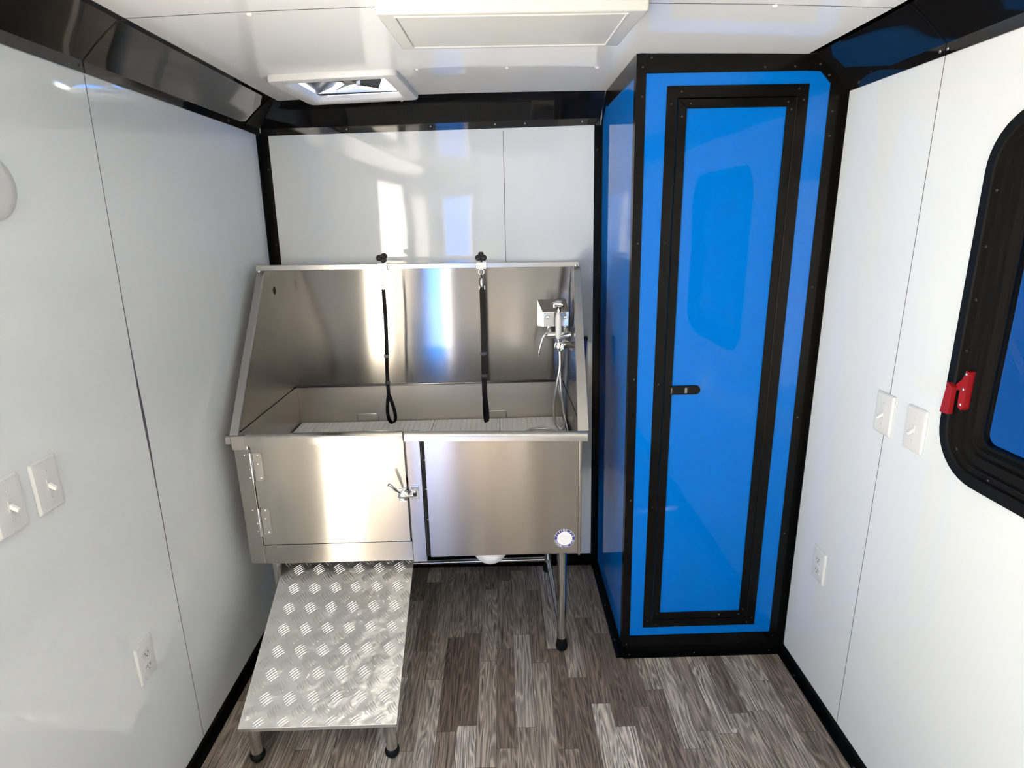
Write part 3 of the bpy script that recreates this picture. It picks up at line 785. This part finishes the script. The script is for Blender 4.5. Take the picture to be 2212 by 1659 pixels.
# round maker's sticker
SX, SZ, SY = .196, .5165, -.6925
stk = bmesh.new(); lathe(stk, (SX, SY, SZ), [(.0375, 0), (.0375, -.0004)], 'y', 40)
so = obj('sticker', stk, M['paper'], rp, label='round navy and white sticker')
bm = bmesh.new()
def ring(bm, r0, r1, y, n=48, a0=0, a1=360):
    prev = None
    for k in range(n + 1):
        a = math.radians(a0 + (a1 - a0) * k / n)
        c = (bm.verts.new((SX + r0 * math.cos(a), y, SZ + r0 * math.sin(a))), bm.verts.new((SX + r1 * math.cos(a), y, SZ + r1 * math.sin(a))))
        if prev: bm.faces.new((prev[0], prev[1], c[1], c[0]))
        prev = c
ring(bm, .0275, .0368, SY - .0006); obj('sticker_ring', bm, M['navy'], so)
def arc_text(s, r, a_mid, step, size, flip):
    for i, ch in enumerate(s):
        if ch == ' ': continue
        k = i - (len(s) - 1) / 2
        ang = a_mid - k * step if not flip else a_mid + k * step
        cu = bpy.data.curves.new('letter', 'FONT'); cu.body = ch; cu.size = size; cu.align_x = 'CENTER'; cu.align_y = 'CENTER'; cu.extrude = 0.0001; cu.offset = size * 0.02
        to = bpy.data.objects.new('letter', cu); COL.objects.link(to)
        dg_ = bpy.context.evaluated_depsgraph_get()
        me = bpy.data.meshes.new_from_object(to.evaluated_get(dg_))
        bpy.data.objects.remove(to)
        a = math.radians(ang); rot = math.radians(ang - 90) if not flip else math.radians(ang + 90)
        mat = Matrix.Translation((SX + r * math.cos(a), SY - .0009, SZ + r * math.sin(a))) @ Matrix.Rotation(-rot, 4, 'Y') @ Matrix.Rotation(PI / 2, 4, 'X')
        me.transform(Matrix.Translation(-WL[so.name]) @ mat)
        me.materials.clear(); me.materials.append(M['paper'])
        lo = bpy.data.objects.new('letter', me); COL.objects.link(lo); lo.parent = so
        yield lo
LET = list(arc_text('FLYING PIG', .0320, 88, 15.5, .0100, False)) + list(arc_text('GROOMING TUB', .0322, 268, 13.5, .0092, True))
mb = bmesh.new()
for lo in LET:
    mb.from_mesh(lo.data)
for lo in LET: bpy.data.objects.remove(lo)
me = bpy.data.meshes.new('lettering'); mb.to_mesh(me); mb.free(); me.materials.append(M['paper'])
lo = bpy.data.objects.new('lettering', me); COL.objects.link(lo); lo.parent = so
bm = bmesh.new()
def line2(bm, pts, w, y):
    for p, q in zip(pts[:-1], pts[1:]):
        d = Vector((q[0] - p[0], q[1] - p[1])); n = Vector((-d.y, d.x)).normalized() * w / 2
        bm.faces.new([bm.verts.new((SX + a[0], y, SZ + a[1])) for a in ((p[0] - n.x, p[1] - n.y), (q[0] - n.x, q[1] - n.y), (q[0] + n.x, q[1] + n.y), (p[0] + n.x, p[1] + n.y))])
ell = lambda cx, cz, a, b, r=0, n=22, t0=0, t1=360: [(cx + a * math.cos(t) * math.cos(r) - b * math.sin(t) * math.sin(r), cz + a * math.cos(t) * math.sin(r) + b * math.sin(t) * math.cos(r)) for t in [math.radians(t0 + (t1 - t0) * k / n) for k in range(n + 1)]]
line2(bm, ell(-.005, .001, .0105, .016, .25), .0009, SY - .0007)
line2(bm, ell(.007, .004, .009, .0042, .25), .0009, SY - .0007)
line2(bm, ell(-.010, .010, .0045, .0035), .0009, SY - .0007)
line2(bm, [(-.013, -.005), (-.006, -.008), (.0, -.006)], .0009, SY - .0007)
obj('pig_outline', bm, M['pink'], so)

# floor grates lying in the basin
def make_grate(x0, x1, label):
    y0, y1, zt = -.668, -.073, .772
    root = thing('tub_grate', label, 'grate', ((x0 + x1) / 2, (y0 + y1) / 2, .745), 'white floor grates in the tub')
    bm = bmesh.new()
    nx = 13; ny = 26
    box(bm, x0, x0 + .008, y0, y1, zt - .010, zt); box(bm, x1 - .008, x1, y0, y1, zt - .010, zt)
    box(bm, x0 + .008, x1 - .008, y0, y0 + .008, zt - .010, zt); box(bm, x0 + .008, x1 - .008, y1 - .008, y1, zt - .010, zt)
    for k in range(1, nx):
        x = x0 + (x1 - x0) * k / nx; box(bm, x - .0085, x + .0085, y0 + .008, y1 - .008, zt - .009, zt - .0004)
    for k in range(1, ny):
        y = y0 + (y1 - y0) * k / ny; box(bm, x0 + .008, x1 - .008, y - .008, y + .008, zt - .008, zt - .0012)
    obj('mesh_panel', bm, M['grate'], root)
    for x in (x0 + .012, x1 - .012):
        for y in (y0 + .012, y1 - .012):
            bm = bmesh.new(); box(bm, x - .006, x + .006, y - .006, y + .006, .7452, zt - .010)
            obj('foot', bm, M['plastic'], root)
    return root
GX = [-.920, -.622, -.325, -.032, .250]
gl_ = ['white slotted floor grate at the left end of the tub', 'white slotted floor grate under the left leash, second from the left', 'white slotted floor grate left of the right leash loop', 'white slotted floor grate at the right end of the tub under the shower hose']
gobs = [make_grate(GX[i] + .002, GX[i + 1] - .002, gl_[i]) for i in range(4)]
def wire_handle(parent, x0, x1):
    bm = bmesh.new(); y = -.0685
    tube(bm, [(x0, y, .760), (x0, y, .800), (x0 + .006, y, .806), (x1 - .006, y, .806), (x1, y, .800), (x1, y, .766)], .0032, 8)
    obj('wire_handle', bm, M['satin'], parent, smooth=40)
wire_handle(gobs[0], -.671, -.577)
wire_handle(gobs[2], -.098, -.004)

# ------------------------------------------------------------------ ramp
rx0, rx1 = -.845, -.363
ry0, rz0, ry1, rz1 = -1.132, .156, -.600, .440
rdir = Vector((0, ry1 - ry0, rz1 - rz0)); RL = rdir.length; rdir.normalize(); rn = Vector((0, -rdir.z, rdir.y))
rp_ = thing('tub_ramp', 'checkered aluminium ramp sloping from the tub door to two short steel legs', 'ramp', (-.604, -1.10, 0))
bm = bmesh.new()
A0 = Vector((0, ry0, rz0)); A1 = Vector((0, ry1, rz1))
def rpt(x, s, h): return Vector((x, 0, 0)) + A0 + rdir * s + rn * h
hexa(bm, [rpt(rx0, 0, -.010), rpt(rx1, 0, -.010), rpt(rx1, RL, -.010), rpt(rx0, RL, -.010), rpt(rx0, 0, 0), rpt(rx1, 0, 0), rpt(rx1, RL, 0), rpt(rx0, RL, 0)])
def lens(bm, cx, cs, ang, L_, w, h):
    ca, sa = math.cos(ang), math.sin(ang)
    N = 8; rows = []
    for k in range(N + 1):
        t = -1 + 2 * k / N; wd = w * math.sqrt(max(0, 1 - t * t)) ; hh = h * (1 - t * t) ** .5
        row = []
        for q in (-1, -.5, 0, .5, 1):
            u = t * L_ / 2; v = q * wd / 2 + .0022 * (1 - t * t)
            x = cx + u * ca - v * sa; s = cs + u * sa + v * ca
            x = min(max(x, rx0 + .001), rx1 - .001); s = min(max(s, .001), RL - .001)
            row.append(bm.verts.new(rpt(x, s, .0001 + hh * (1 - q * q))))
        rows.append(row)
    for a, b in zip(rows[:-1], rows[1:]):
        for k in range(4):
            try: bm.faces.new((a[k], a[k + 1], b[k + 1], b[k]))
            except ValueError: pass
P_ = .0740
j = 0; s = .008
while s < RL + .01:
    off = (j % 2) * P_ / 2
    ang = math.radians(38 if j % 2 == 0 else 128)
    x = rx0 - .01 + off
    while x < rx1 + .02:
        for k in range(-2, 3):
            d = k * .0080
            cx = x - d * math.sin(ang); cs = s + d * math.cos(ang)
            if rx0 + .004 < cx < rx1 - .004 and .004 < cs < RL - .004:
                lens(bm, cx, cs, ang, .038 if abs(k) < 2 else .033, .0056, .0024)
        x += P_
    s += P_ / 2; j += 1
dk = obj('deck', bm, M['tread'], rp_, smooth=50)
bm = bmesh.new(); box(bm, rx0, rx1, ry0 - .0015, ry0 + .001, rz0 - .012, rz0 + .0008); bev(bm, .0006, 1)
obj('front_lip', bm, M['tread'], dk)
for x in (-.815, -.392):
    bm = bmesh.new(); tube(bm, [(x, -1.098, .03), (x, -1.098, .163)], .0178, 20); l = obj('leg', bm, M['tube'], rp_, smooth=40)
    bm = bmesh.new(); lathe(bm, (x, -1.098, 0), [(.012, 0), (.012, .008), (.019, .009), (.0225, .014), (.0235, .024), (.0215, .030), (.0190, .034)], 'z', 20); obj('rubber_foot', bm, M['blackedge'], l, smooth=40)

# ------------------------------------------------------------------ leashes and their clamps on the top rail
def rail_z(x): return 1.483 - .011 * (x + .944) / 1.234
def make_clamp(x, label, rot):
    zt = rail_z(x)
    root = thing('rail_clamp', label, 'clamp', (x, -.283, zt), 'black knob clamps on the tub rail')
    bm = bmesh.new(); box(bm, x - .0195, x + .0195, -.303, -.263, zt - .024, zt + .003); bev(bm, .0015, 2)
    obj('clamp_block', bm, M['chrome'], root)
    bm = bmesh.new(); tube(bm, [(x, -.285, zt + .003), (x, -.290, zt + .016)], .005, 10); obj('stud', bm, M['chrome'], root)
    # three-lobed knob, tipped toward the room
    bm = bmesh.new()
    ax = Vector((0.0, -.62, .78)).normalized(); u = Vector((1, 0, 0)); w = ax.cross(u)
    c = Vector((x, -.293, zt + .022))
    def lp(sc, h):
        out = []
        for k in range(36):
            a = 2 * PI * k / 36; rr = (.0190 + .0052 * math.cos(3 * (a - rot)) - .0012 * math.cos(6 * (a - rot))) * sc
            out.append(c + (u * math.cos(a) + w * math.sin(a)) * rr + ax * h)
        return out
    loft(bm, [lp(.30, -.014), lp(.55, -.008), lp(.92, -.006), lp(1.0, -.003), lp(1.0, .004), lp(.95, .007), lp(.85, .0085), lp(.45, .0085), lp(.38, .0065), lp(.05, .006)], True, True)
    obj('knob', bm, M['knobp'], root, smooth=50)
    bm = bmesh.new()
    pts = [(x + .0105 * math.cos(a), -.304, zt - .034 + .0105 * math.sin(a)) for a in [2 * PI * k / 20 for k in range(21)]]
    tube(bm, pts, .0019, 8, cap=False); obj('ring', bm, M['chrome'], root, smooth=True)
    return root
make_clamp(-.462, 'black three-lobed knob clamp on the tub rail holding the left leash', math.radians(60))
make_clamp(-.086, 'black three-lobed knob clamp on the tub rail holding the right leash', math.radians(90))

def ribbon(bm, pts, w, t, turn=0.0):
    """flat webbing following pts; turn = angle of the width direction about z per point"""
    rows = []
    P = [Vector(p) for p in pts]
    for i, p in enumerate(P):
        tn = (P[min(i + 1, len(P) - 1)] - P[max(i - 1, 0)]).normalized()
        an = turn[i] if isinstance(turn, (list, tuple)) else turn
        wd = Vector((math.cos(an), math.sin(an), 0)); wd = (wd - tn * wd.dot(tn)).normalized(); n = tn.cross(wd)
        rows.append([bm.verts.new(p + wd * a * w / 2 + n * b * t / 2) for a, b in ((-1, -1), (1, -1), (1, 1), (-1, 1))])
    for a, b in zip(rows[:-1], rows[1:]):
        for k in range(4): bm.faces.new((a[k], a[(k + 1) % 4], b[(k + 1) % 4], b[k]))
    bm.faces.new(rows[0]); bm.faces.new(rows[-1])
def make_leash(x, label, wide):
    zt = rail_z(x); y = -.304
    root = thing('leash', label, 'leash', (x, y, zt - .045), 'leashes hanging from the tub rail')
    w = .021 if wide else .0155
    ta = 0.0 if wide else 0.75
    # snap hook and swivel
    if wide:
        bm = bmesh.new(); tube(bm, [(x - .0005, y, zt - .043), (x + .0015, y, zt - .052)], .0045, 10); ck = obj('snap_hook', bm, M['knobp'], root, smooth=True)
        bm = bmesh.new()
        pts = [(x + .001 + .0105 * math.cos(a) * (1 if math.sin(a) > 0 else .9), y, zt - .073 + .019 * math.sin(a)) for a in [2 * PI * k / 24 for k in range(25)]]
        tube(bm, pts, .0019, 8, cap=False); obj('hook_bow', bm, M['knobp'], ck, smooth=True)
        bm = bmesh.new(); lathe(bm, (x + .001, y, zt - .091), [(.002, 0), (.0042, .004), (.0048, .014), (.0036, .028), (.002, .032)], 'z', 12); obj('spring_pin', bm, M['chrome'], ck, smooth=True)
        for s in (-1, 1):
            bm = bbox(x + .001 + s * .0105 - .0022, x + .001 + s * .0105 + .0022, y - .003, y + .003, zt - .101, zt - .086, .001); obj('buckle_end', bm, M['chrome'], ck)
        top = zt - .094
    else:
        bm = bmesh.new(); pts = smoothpath([(x, y, zt - .046), (x + .0012, y, zt - .055), (x - .0012, y, zt - .064), (x + .0012, y, zt - .072), (x + .001, y, zt - .080)], 4)
        tube(bm, pts, .0014, 8); ck = obj('twisted_link', bm, M['satin'], root, smooth=True)
        bm = bmesh.new(); pts = [(x + .001 + .0062 * math.cos(a), y, zt - .086 + .0065 * math.sin(a)) for a in [2 * PI * k / 16 for k in range(17)]]
        tube(bm, pts, .0013, 8, cap=False); obj('swivel_ring', bm, M['satin'], ck, smooth=True)
        bm = bbox(x - .004, x + .006, y - .003, y + .003, zt - .097, zt - .091, .001); obj('end_clip', bm, M['chrome'], ck)
        top = zt - .095
    off = -.002 if wide else -.010
    pts = smoothpath([(x + .0015, y, top), (x + .001, y, top - .12), (x + off * .4, y, 1.14), (x + off * .9, y, 1.06), (x + off * 1.0, y, .945)], 8)
    bm = bmesh.new(); ribbon(bm, pts, w, .0028, ta)
    st = obj('strap', bm, M['nylon'], root)
    # hand loop
    zl = .945; zb = .842 if not wide else .836
    lw_ = .036 if not wide else .012; xs_ = x + off
    pts = []
    for k in range(29):
        a = PI / 2 + 2 * PI * k / 28
        sx = math.cos(a); sz = math.sin(a)
        tt = (1 - sz) / 2
        pts.append((xs_ + (.002 if wide else .004) * tt * 2 + lw_ / 2 * sx * (0.30 + 0.95 * tt), y - .004 * sx, zb + (zl + .02 - zb) * (1 - tt)))
    bm = bmesh.new(); ribbon(bm, pts, .0165, .0032, PI / 2 - (.55 if not wide else .9)); obj('hand_loop', bm, M['nylon'], root)
    for z, xo in ((1.122, off * .5 - .001), (1.012 if not wide else 1.03, off * 1.0)):
        bm = bbox(x + xo - w * .62, x + xo + w * .62, y - .0055, y + .0045, z - .007, z + .007, .0015); obj('slider', bm, M['knobp'], root)
    return root
make_leash(-.466, 'black nylon leash hanging at the left of the tub, loop opened wide', False)
make_leash(-.0865, 'black nylon leash hanging right of centre, loop seen edge-on', True)

# ------------------------------------------------------------------ faucet, spray and hose
fx = thing('faucet', 'chrome wall mixer with curved lever on a steel box, right end of the tub', 'faucet', (.21, -.12, 1.14))
bm = bmesh.new()
A_ = [(.142, -.064, 1.300), (.2655, -.064, 1.300), (.266, -.170, 1.262), (.158, -.170, 1.262)]
B_ = [(.142, -.064, 1.186), (.2655, -.064, 1.186), (.264, -.170, 1.200), (.158, -.170, 1.200)]
v = [bm.verts.new(p) for p in B_] + [bm.verts.new(p) for p in A_]
for f in ((0, 3, 2, 1), (0, 1, 5, 4), (1, 2, 6, 5), (2, 3, 7, 6), (3, 0, 4, 7), (4, 5, 6, 7)): bm.faces.new([v[i] for i in f])
bev(bm, .002, 2)
bxm = obj('mounting_box', bm, M['tube'], fx)
for x in (.176, .250):
    bm = bmesh.new(); lathe(bm, (x, -.172, 1.243), [(.009, 0), (.009, -.010), (.006, -.014), (.001, -.015)], 'y', 6); obj('hex_nut', bm, M['chrome'], bxm)
bm = bmesh.new(); tube(bm, [(.168, -.205, 1.172), (.270, -.205, 1.172)], .0135, 18); obj('mixer_body', bm, M['chrome'], fx, smooth=40)
for x in (.184, .254):
    bm = bmesh.new(); tube(bm, smoothpath([(x, -.172, 1.196), (x, -.195, 1.192), (x, -.205, 1.178)], 4), .009, 14); obj('inlet', bm, M['chrome'], fx, smooth=40)
bm = bmesh.new()
pts = smoothpath([(.172, -.215, 1.182), (.156, -.222, 1.168), (.145, -.226, 1.140), (.138, -.228, 1.112), (.137, -.228, 1.092)], 5)
tube(bm, pts, [.0075 - .004 * k / (len(pts) - 1) for k in range(len(pts))], 12); obj('lever', bm, M['chrome'], fx, smooth=True)
bm = bmesh.new(); lathe(bm, (.224, -.222, 1.128), [(.012, .02), (.021, .012), (.023, -.004), (.019, -.016), (.015, -.018), (.014, -.010), (.006, -.011)], 'y', 28); eb = obj('spray_dock', bm, M['chrome'], fx, smooth=40)
bm = bmesh.new()
tube(bm, smoothpath([(.230, -.222, 1.134), (.252, -.215, 1.134), (.270, -.208, 1.126), (.277, -.206, 1.108)], 5), [.017, .0175, .018, .018, .017, .017, .017, .0165, .016, .0155, .015, .014, .013, .012, .011, .010], 16)
obj('spout', bm, M['chrome'], eb, smooth=40)
hs = thing('shower_hose', 'thin silver shower hose looping down from the sprayer into the tub', 'hose', (.22, -.24, .775))
pts = smoothpath([(.2225, -.225, 1.108), (.2225, -.228, 1.040), (.210, -.232, .965), (.197, -.236, .880), (.2015, -.240, .815), (.217, -.246, .783), (.232, -.250, .782), (.2425, -.250, .810), (.236, -.246, .877), (.226, -.240, .945), (.224, -.225, 1.03), (.226, -.212, 1.10)], 7)
bm = bmesh.new(); tube(bm, pts, .0062, 10); obj('hanging_loop', bm, M['hose'], hs, smooth=True)
bm = bmesh.new(); tube(bm, smoothpath([(.222, -.330, .7795), (.205, -.292, .7795), (.175, -.258, .7795), (.135, -.246, .7795), (.088, -.262, .7795), (.058, -.315, .7795), (.060, -.380, .7795), (.110, -.42, .7795), (.18, -.41, .7795)], 6), .0062, 10); obj('resting_coil', bm, M['hose'], hs, smooth=True)
sp_ = thing('shower_sprayer', 'white and chrome hand sprayer standing upright in the faucet dock', 'sprayer', (.22, -.21, 1.16))
bm = bmesh.new(); lathe(bm, (.2185, -.218, 1.158), [(.007, 0), (.010, .004), (.0125, .018), (.0125, .085), (.0095, .104), (.0085, .108)], 'z', 18); obj('handle', bm, M['plastic'], sp_, smooth=40)
bm = bmesh.new(); tube(bm, smoothpath([(.2185, -.218, 1.264), (.219, -.218, 1.280), (.222, -.222, 1.294)], 4), .009, 14); obj('neck', bm, M['chrome'], sp_, smooth=True)
bm = bmesh.new(); tube(bm, smoothpath([(.200, -.228, 1.286), (.200, -.226, 1.300), (.216, -.224, 1.302), (.240, -.224, 1.298)], 4), [.006, .0065, .007, .008, .009, .010, .011, .012, .0125, .013, .0135, .0125, .009], 14); obj('spray_head', bm, M['chrome'], sp_, smooth=True)
bm = bmesh.new(); tube(bm, [(.2185, -.219, 1.142), (.2185, -.218, 1.160)], .0065, 14); obj('swivel', bm, M['chrome'], sp_, smooth=True)
wd = thing('cleaning_wand', 'thin pale rod leaning in the right end of the tub', 'rod', (.248, -.3, .775))
bm = bmesh.new(); tube(bm, [(.2285, -.10, .925), (.2470, -.42, .7765)], .0022, 8); obj('rod', bm, M['plastic'], wd)
# blue handled tool hanging behind the tub
bt = thing('blue_brush', 'blue brush handle with black top between the tub and the closet', 'brush', (.345, -.065, 1.0))
bm = bmesh.new(); tube(bm, [(.3475, -.054, 1.00), (.3535, -.054, 1.118)], [.004, .0075], 12); obj('handle', bm, M['bluegrip'], bt, smooth=40)
bm = bmesh.new(); lathe(bm, (.3535, -.054, 1.116), [(.008, 0), (.0105, .003), (.0105, .013), (.006, .016)], 'z', 14); obj('cap', bm, M['knobp'], bt, smooth=40)

# ------------------------------------------------------------------ switches and outlets
def plate(root, w=.0745, h=.117, d=.0055):
    """wall plate in the root's local frame; faces +x"""
    bm = bmesh.new()
    def lp(s, x): return [(x, y, z) for y, z in rrect(0, 0, w - 2 * s, h - 2 * s, .004, 3)]
    loft(bm, [lp(0, 0), lp(0, .0015), lp(.004, d), lp(.010, d + .0008)], True, True)
    return bm
def obj_local(name, bm, mat, parent, smooth=None):
    bmesh.ops.recalc_face_normals(bm, faces=bm.faces)
    me = bpy.data.meshes.new(name); bm.to_mesh(me); bm.free(); me.materials.append(mat)
    o = bpy.data.objects.new(name, me); COL.objects.link(o); o.parent = parent
    if smooth:
        for p in me.polygons: p.use_smooth = True
        me.set_sharp_from_angle(angle=math.radians(smooth))
    return o
def dot(root, y, z, r=.0028, mat=None, x=.0063, name='plate_screw'):
    bm = bmesh.new(); lathe(bm, (x, y, z), [(r, 0), (r, .0005), (r * .5, .0009)], 'x', 10); obj_local(name, bm, mat or M['offwhite'], root)
sw = thing('light_switch', 'white toggle switch plate on the left wall, the one nearer the tub', 'light switch', (xl(1.108) + .0005, -1.430, 1.108), 'white toggle switches')
pl_ = obj_local('cover_plate', plate(sw), M['plate'], sw, 30)
bm = bmesh.new(); box(bm, .0058, .0072, -.0055, .0055, -.013, .013); bev(bm, .0004, 1); obj_local('toggle_collar', bm, M['offwhite'], sw)
bm = bmesh.new(); hexa(bm, [(.006, -.0042, -.006), (.006, .0042, -.006), (.006, .0042, .004), (.006, -.0042, .004), (.019, -.0036, -.014), (.019, .0036, -.014), (.021, .0036, -.007), (.021, -.0036, -.007)]); bev(bm, .0008, 1); obj_local('toggle', bm, M['plastic'], sw)
dot(sw, 0, .030); dot(sw, 0, -.030)
ol = thing('wall_outlet', 'white duplex outlet low on the left wall beside the ramp', 'outlet', (xl(.505) + .0005, -1.241, .5045), 'white duplex outlets')
obj_local('cover_plate', plate(ol), M['plate'], ol, 30)
for zz in (.0195, -.0195):
    bm = bmesh.new()
    pts = [(y, max(min(z, .0120), -.0120)) for y, z in [(.0170 * math.cos(a), .0170 * math.sin(a)) for a in [2 * PI * k / 28 for k in range(28)]]]
    prism(bm, [(y, z + zz) for y, z in pts], .0050, .0080, 'x'); rc = obj_local('receptacle', bm, M['offwhite'], ol)
    for y, hh in ((-.0062, .0038), (.0062, .0045)):
        bm = bmesh.new(); box(bm, .0078, .0083, y - .0010, y + .0010, zz + .001 - hh / 2, zz + .004 + hh / 2); obj_local('slot', bm, M['darkslot'], rc)
    bm = bmesh.new(); lathe(bm, (.0078, 0, zz - .0068), [(.0023, 0), (.0023, .0005)], 'x', 10); obj_local('ground_hole', bm, M['darkslot'], rc)
dot(ol, 0, 0)
dup(sw, (xl(1.108) + .0005, -1.532, 1.110), 'white toggle switch plate on the left wall, cut by the photo edge', 0)
dup(sw, (XR - .0005, -1.0715, 1.0945), 'white toggle switch plate over the right wall seam, nearer the blue closet', PI)
dup(sw, (XR - .0005, -1.1985, 1.0935), 'white toggle switch plate on the right wall, nearer the window', PI)
dup(ol, (XR - .0005, -.863, .4885), 'white outlet low on the right wall near the blue closet', PI)
# round white cover at the left edge
bm = bmesh.new(); lathe(bm, (xl(1.712), -1.408, 1.712), [(.064, 0), (.064, .004), (.058, .010), (.040, .013), (.001, .014)], 'x', 40)
tag(obj('round_cover', bm, M['offwhite'], smooth=40), 'round pale cover on the left wall, cut by the photo edge', 'wall cover')

# ------------------------------------------------------------------ roof vent
vt = thing('roof_vent', 'white square roof vent with fan, set in the ceiling above the tub', 'roof vent', (-.525, -.315, 2.09))
vcx, vcy, vrot = -.530, -.310, math.radians(-3)
def vloop(w, h, r, z, tilt=True, seg=6):
    out = []
    for x, y in rrect(0, 0, w, h, r, seg):
        X_ = vcx + x * math.cos(vrot) - y * math.sin(vrot); Y_ = vcy + x * math.sin(vrot) + y * math.cos(vrot)
        out.append((X_, Y_, z + (.0045 * x / .2 if tilt else 0)))
    return out
bm = bmesh.new()
loft(bm, [vloop(.424, .412, .028, 2.098), vloop(.424, .412, .028, 2.083), vloop(.418, .406, .026, 2.078), vloop(.375, .363, .020, 2.076), vloop(.345, .333, .014, 2.077), vloop(.325, .312, .012, 2.081), vloop(.305, .292, .010, 2.097), vloop(.309, .296, .010, 2.099), vloop(.424, .412, .028, 2.0981)])
fo = obj('vent_frame', bm, M['plastic'], vt, smooth=35)
for x, y in ((-.165, -.19), (.150, -.19), (.155, .19), (-.155, .19)):
    X_ = vcx + x; Y_ = vcy + y * .99; screw(fo, (X_, Y_, 2.0765 + .0045 * x / .2), '-z', .005, M['plastic'])
bm = bmesh.new(); lathe(bm, (vcx + .01, vcy - .03, 2.096), [(.012, 0), (.024, .003), (.026, .008), (.026, .030), (.015, .034)], 'z', 20); mo = obj('fan_motor', bm, M['greyplastic'], vt, smooth=40)
bm = bmesh.new(); box(bm, vcx - .142, vcx + .142, vcy - .040, vcy - .022, 2.118, 2.124); box(bm, vcx + .002, vcx + .018, vcy - .138, vcy + .138, 2.1245, 2.129); obj('motor_bracket', bm, M['greyplastic'], vt)
for k in range(4):
    a = math.radians(20 + 90 * k); ca, sa = math.cos(a), math.sin(a)
    bm = bmesh.new(); c = Vector((vcx + .01, vcy - .03, 2.104))
    def q(r, s, h): return (c.x + r * ca - s * sa, c.y + r * sa + s * ca, c.z + h)
    top = [q(.022, -.012, .010), q(.022, .012, -.006), q(.105, .034, -.010), q(.112, -.030, .018)]
    vv = [bm.verts.new(p) for p in top] + [bm.verts.new((p[0], p[1], p[2] + .0025)) for p in top]
    for f in ((0, 1, 2, 3), (7, 6, 5, 4), (0, 4, 5, 1), (1, 5, 6, 2), (2, 6, 7, 3), (3, 7, 4, 0)): bm.faces.new([vv[i] for i in f])
    obj('fan_blade', bm, M['smoke'], vt)
bm = bmesh.new(); hexa(bm, [(vcx - .160, vcy - .17, 2.104), (vcx + .240, vcy - .17, 2.26), (vcx + .240, vcy + .17, 2.26), (vcx - .160, vcy + .17, 2.104), (vcx - .163, vcy - .17, 2.111), (vcx + .237, vcy - .17, 2.267), (vcx + .237, vcy + .17, 2.267), (vcx - .163, vcy + .17, 2.111)])

obj('vent_lid', bm, M['smoke'], vt)
bm = bmesh.new(); tube(bm, [(vcx + .045, vcy - .05, 2.090), (vcx + .045, vcy - .05, 2.120)], .007, 10); obj('crank', bm, M['plastic'], vt, smooth=True)

# ------------------------------------------------------------------ ceiling air conditioner cover
ac = thing('air_conditioner', 'white air conditioner cover hanging from the ceiling at the top of the photo', 'air conditioner', (.035, -1.30, 2.09))
AX0, AX1, AYN, AYF, AZ = -.240, .287, -1.318, -1.066, 2.015
bm = bmesh.new()
hexa(bm, [(AX0, AYN, AZ), (AX1, AYN, AZ), (AX1 - .012, AYF, AZ + .002), (AX0 + .012, AYF, AZ + .002), (AX0 - .006, AYN - .006, 2.11), (AX1 + .006, AYN - .006, 2.11), (AX1 + .0, AYF + .006, 2.11), (AX0 + .0, AYF + .006, 2.11)])
bev(bm, .005, 3)
acb = obj('cover', bm, M['accover'], ac, smooth=40)
bm = bmesh.new()
ix0, ix1, iy0, iy1 = AX0 + .032, AX1 - .036, AYN + .012, AYF - .018
def acl(s, z): return [(ix0 + s, iy0 + s, z), (ix1 - s, iy0 + s, z), (ix1 - s - .006, iy1 - s, z + .0015), (ix0 + s + .006, iy1 - s, z + .0015)]
loft(bm, [acl(0, AZ + .0005), acl(.0015, AZ - .002), acl(.0035, AZ - .002), acl(.0055, AZ + .0003)])
obj('grille_border', bm, M['accover'], acb)
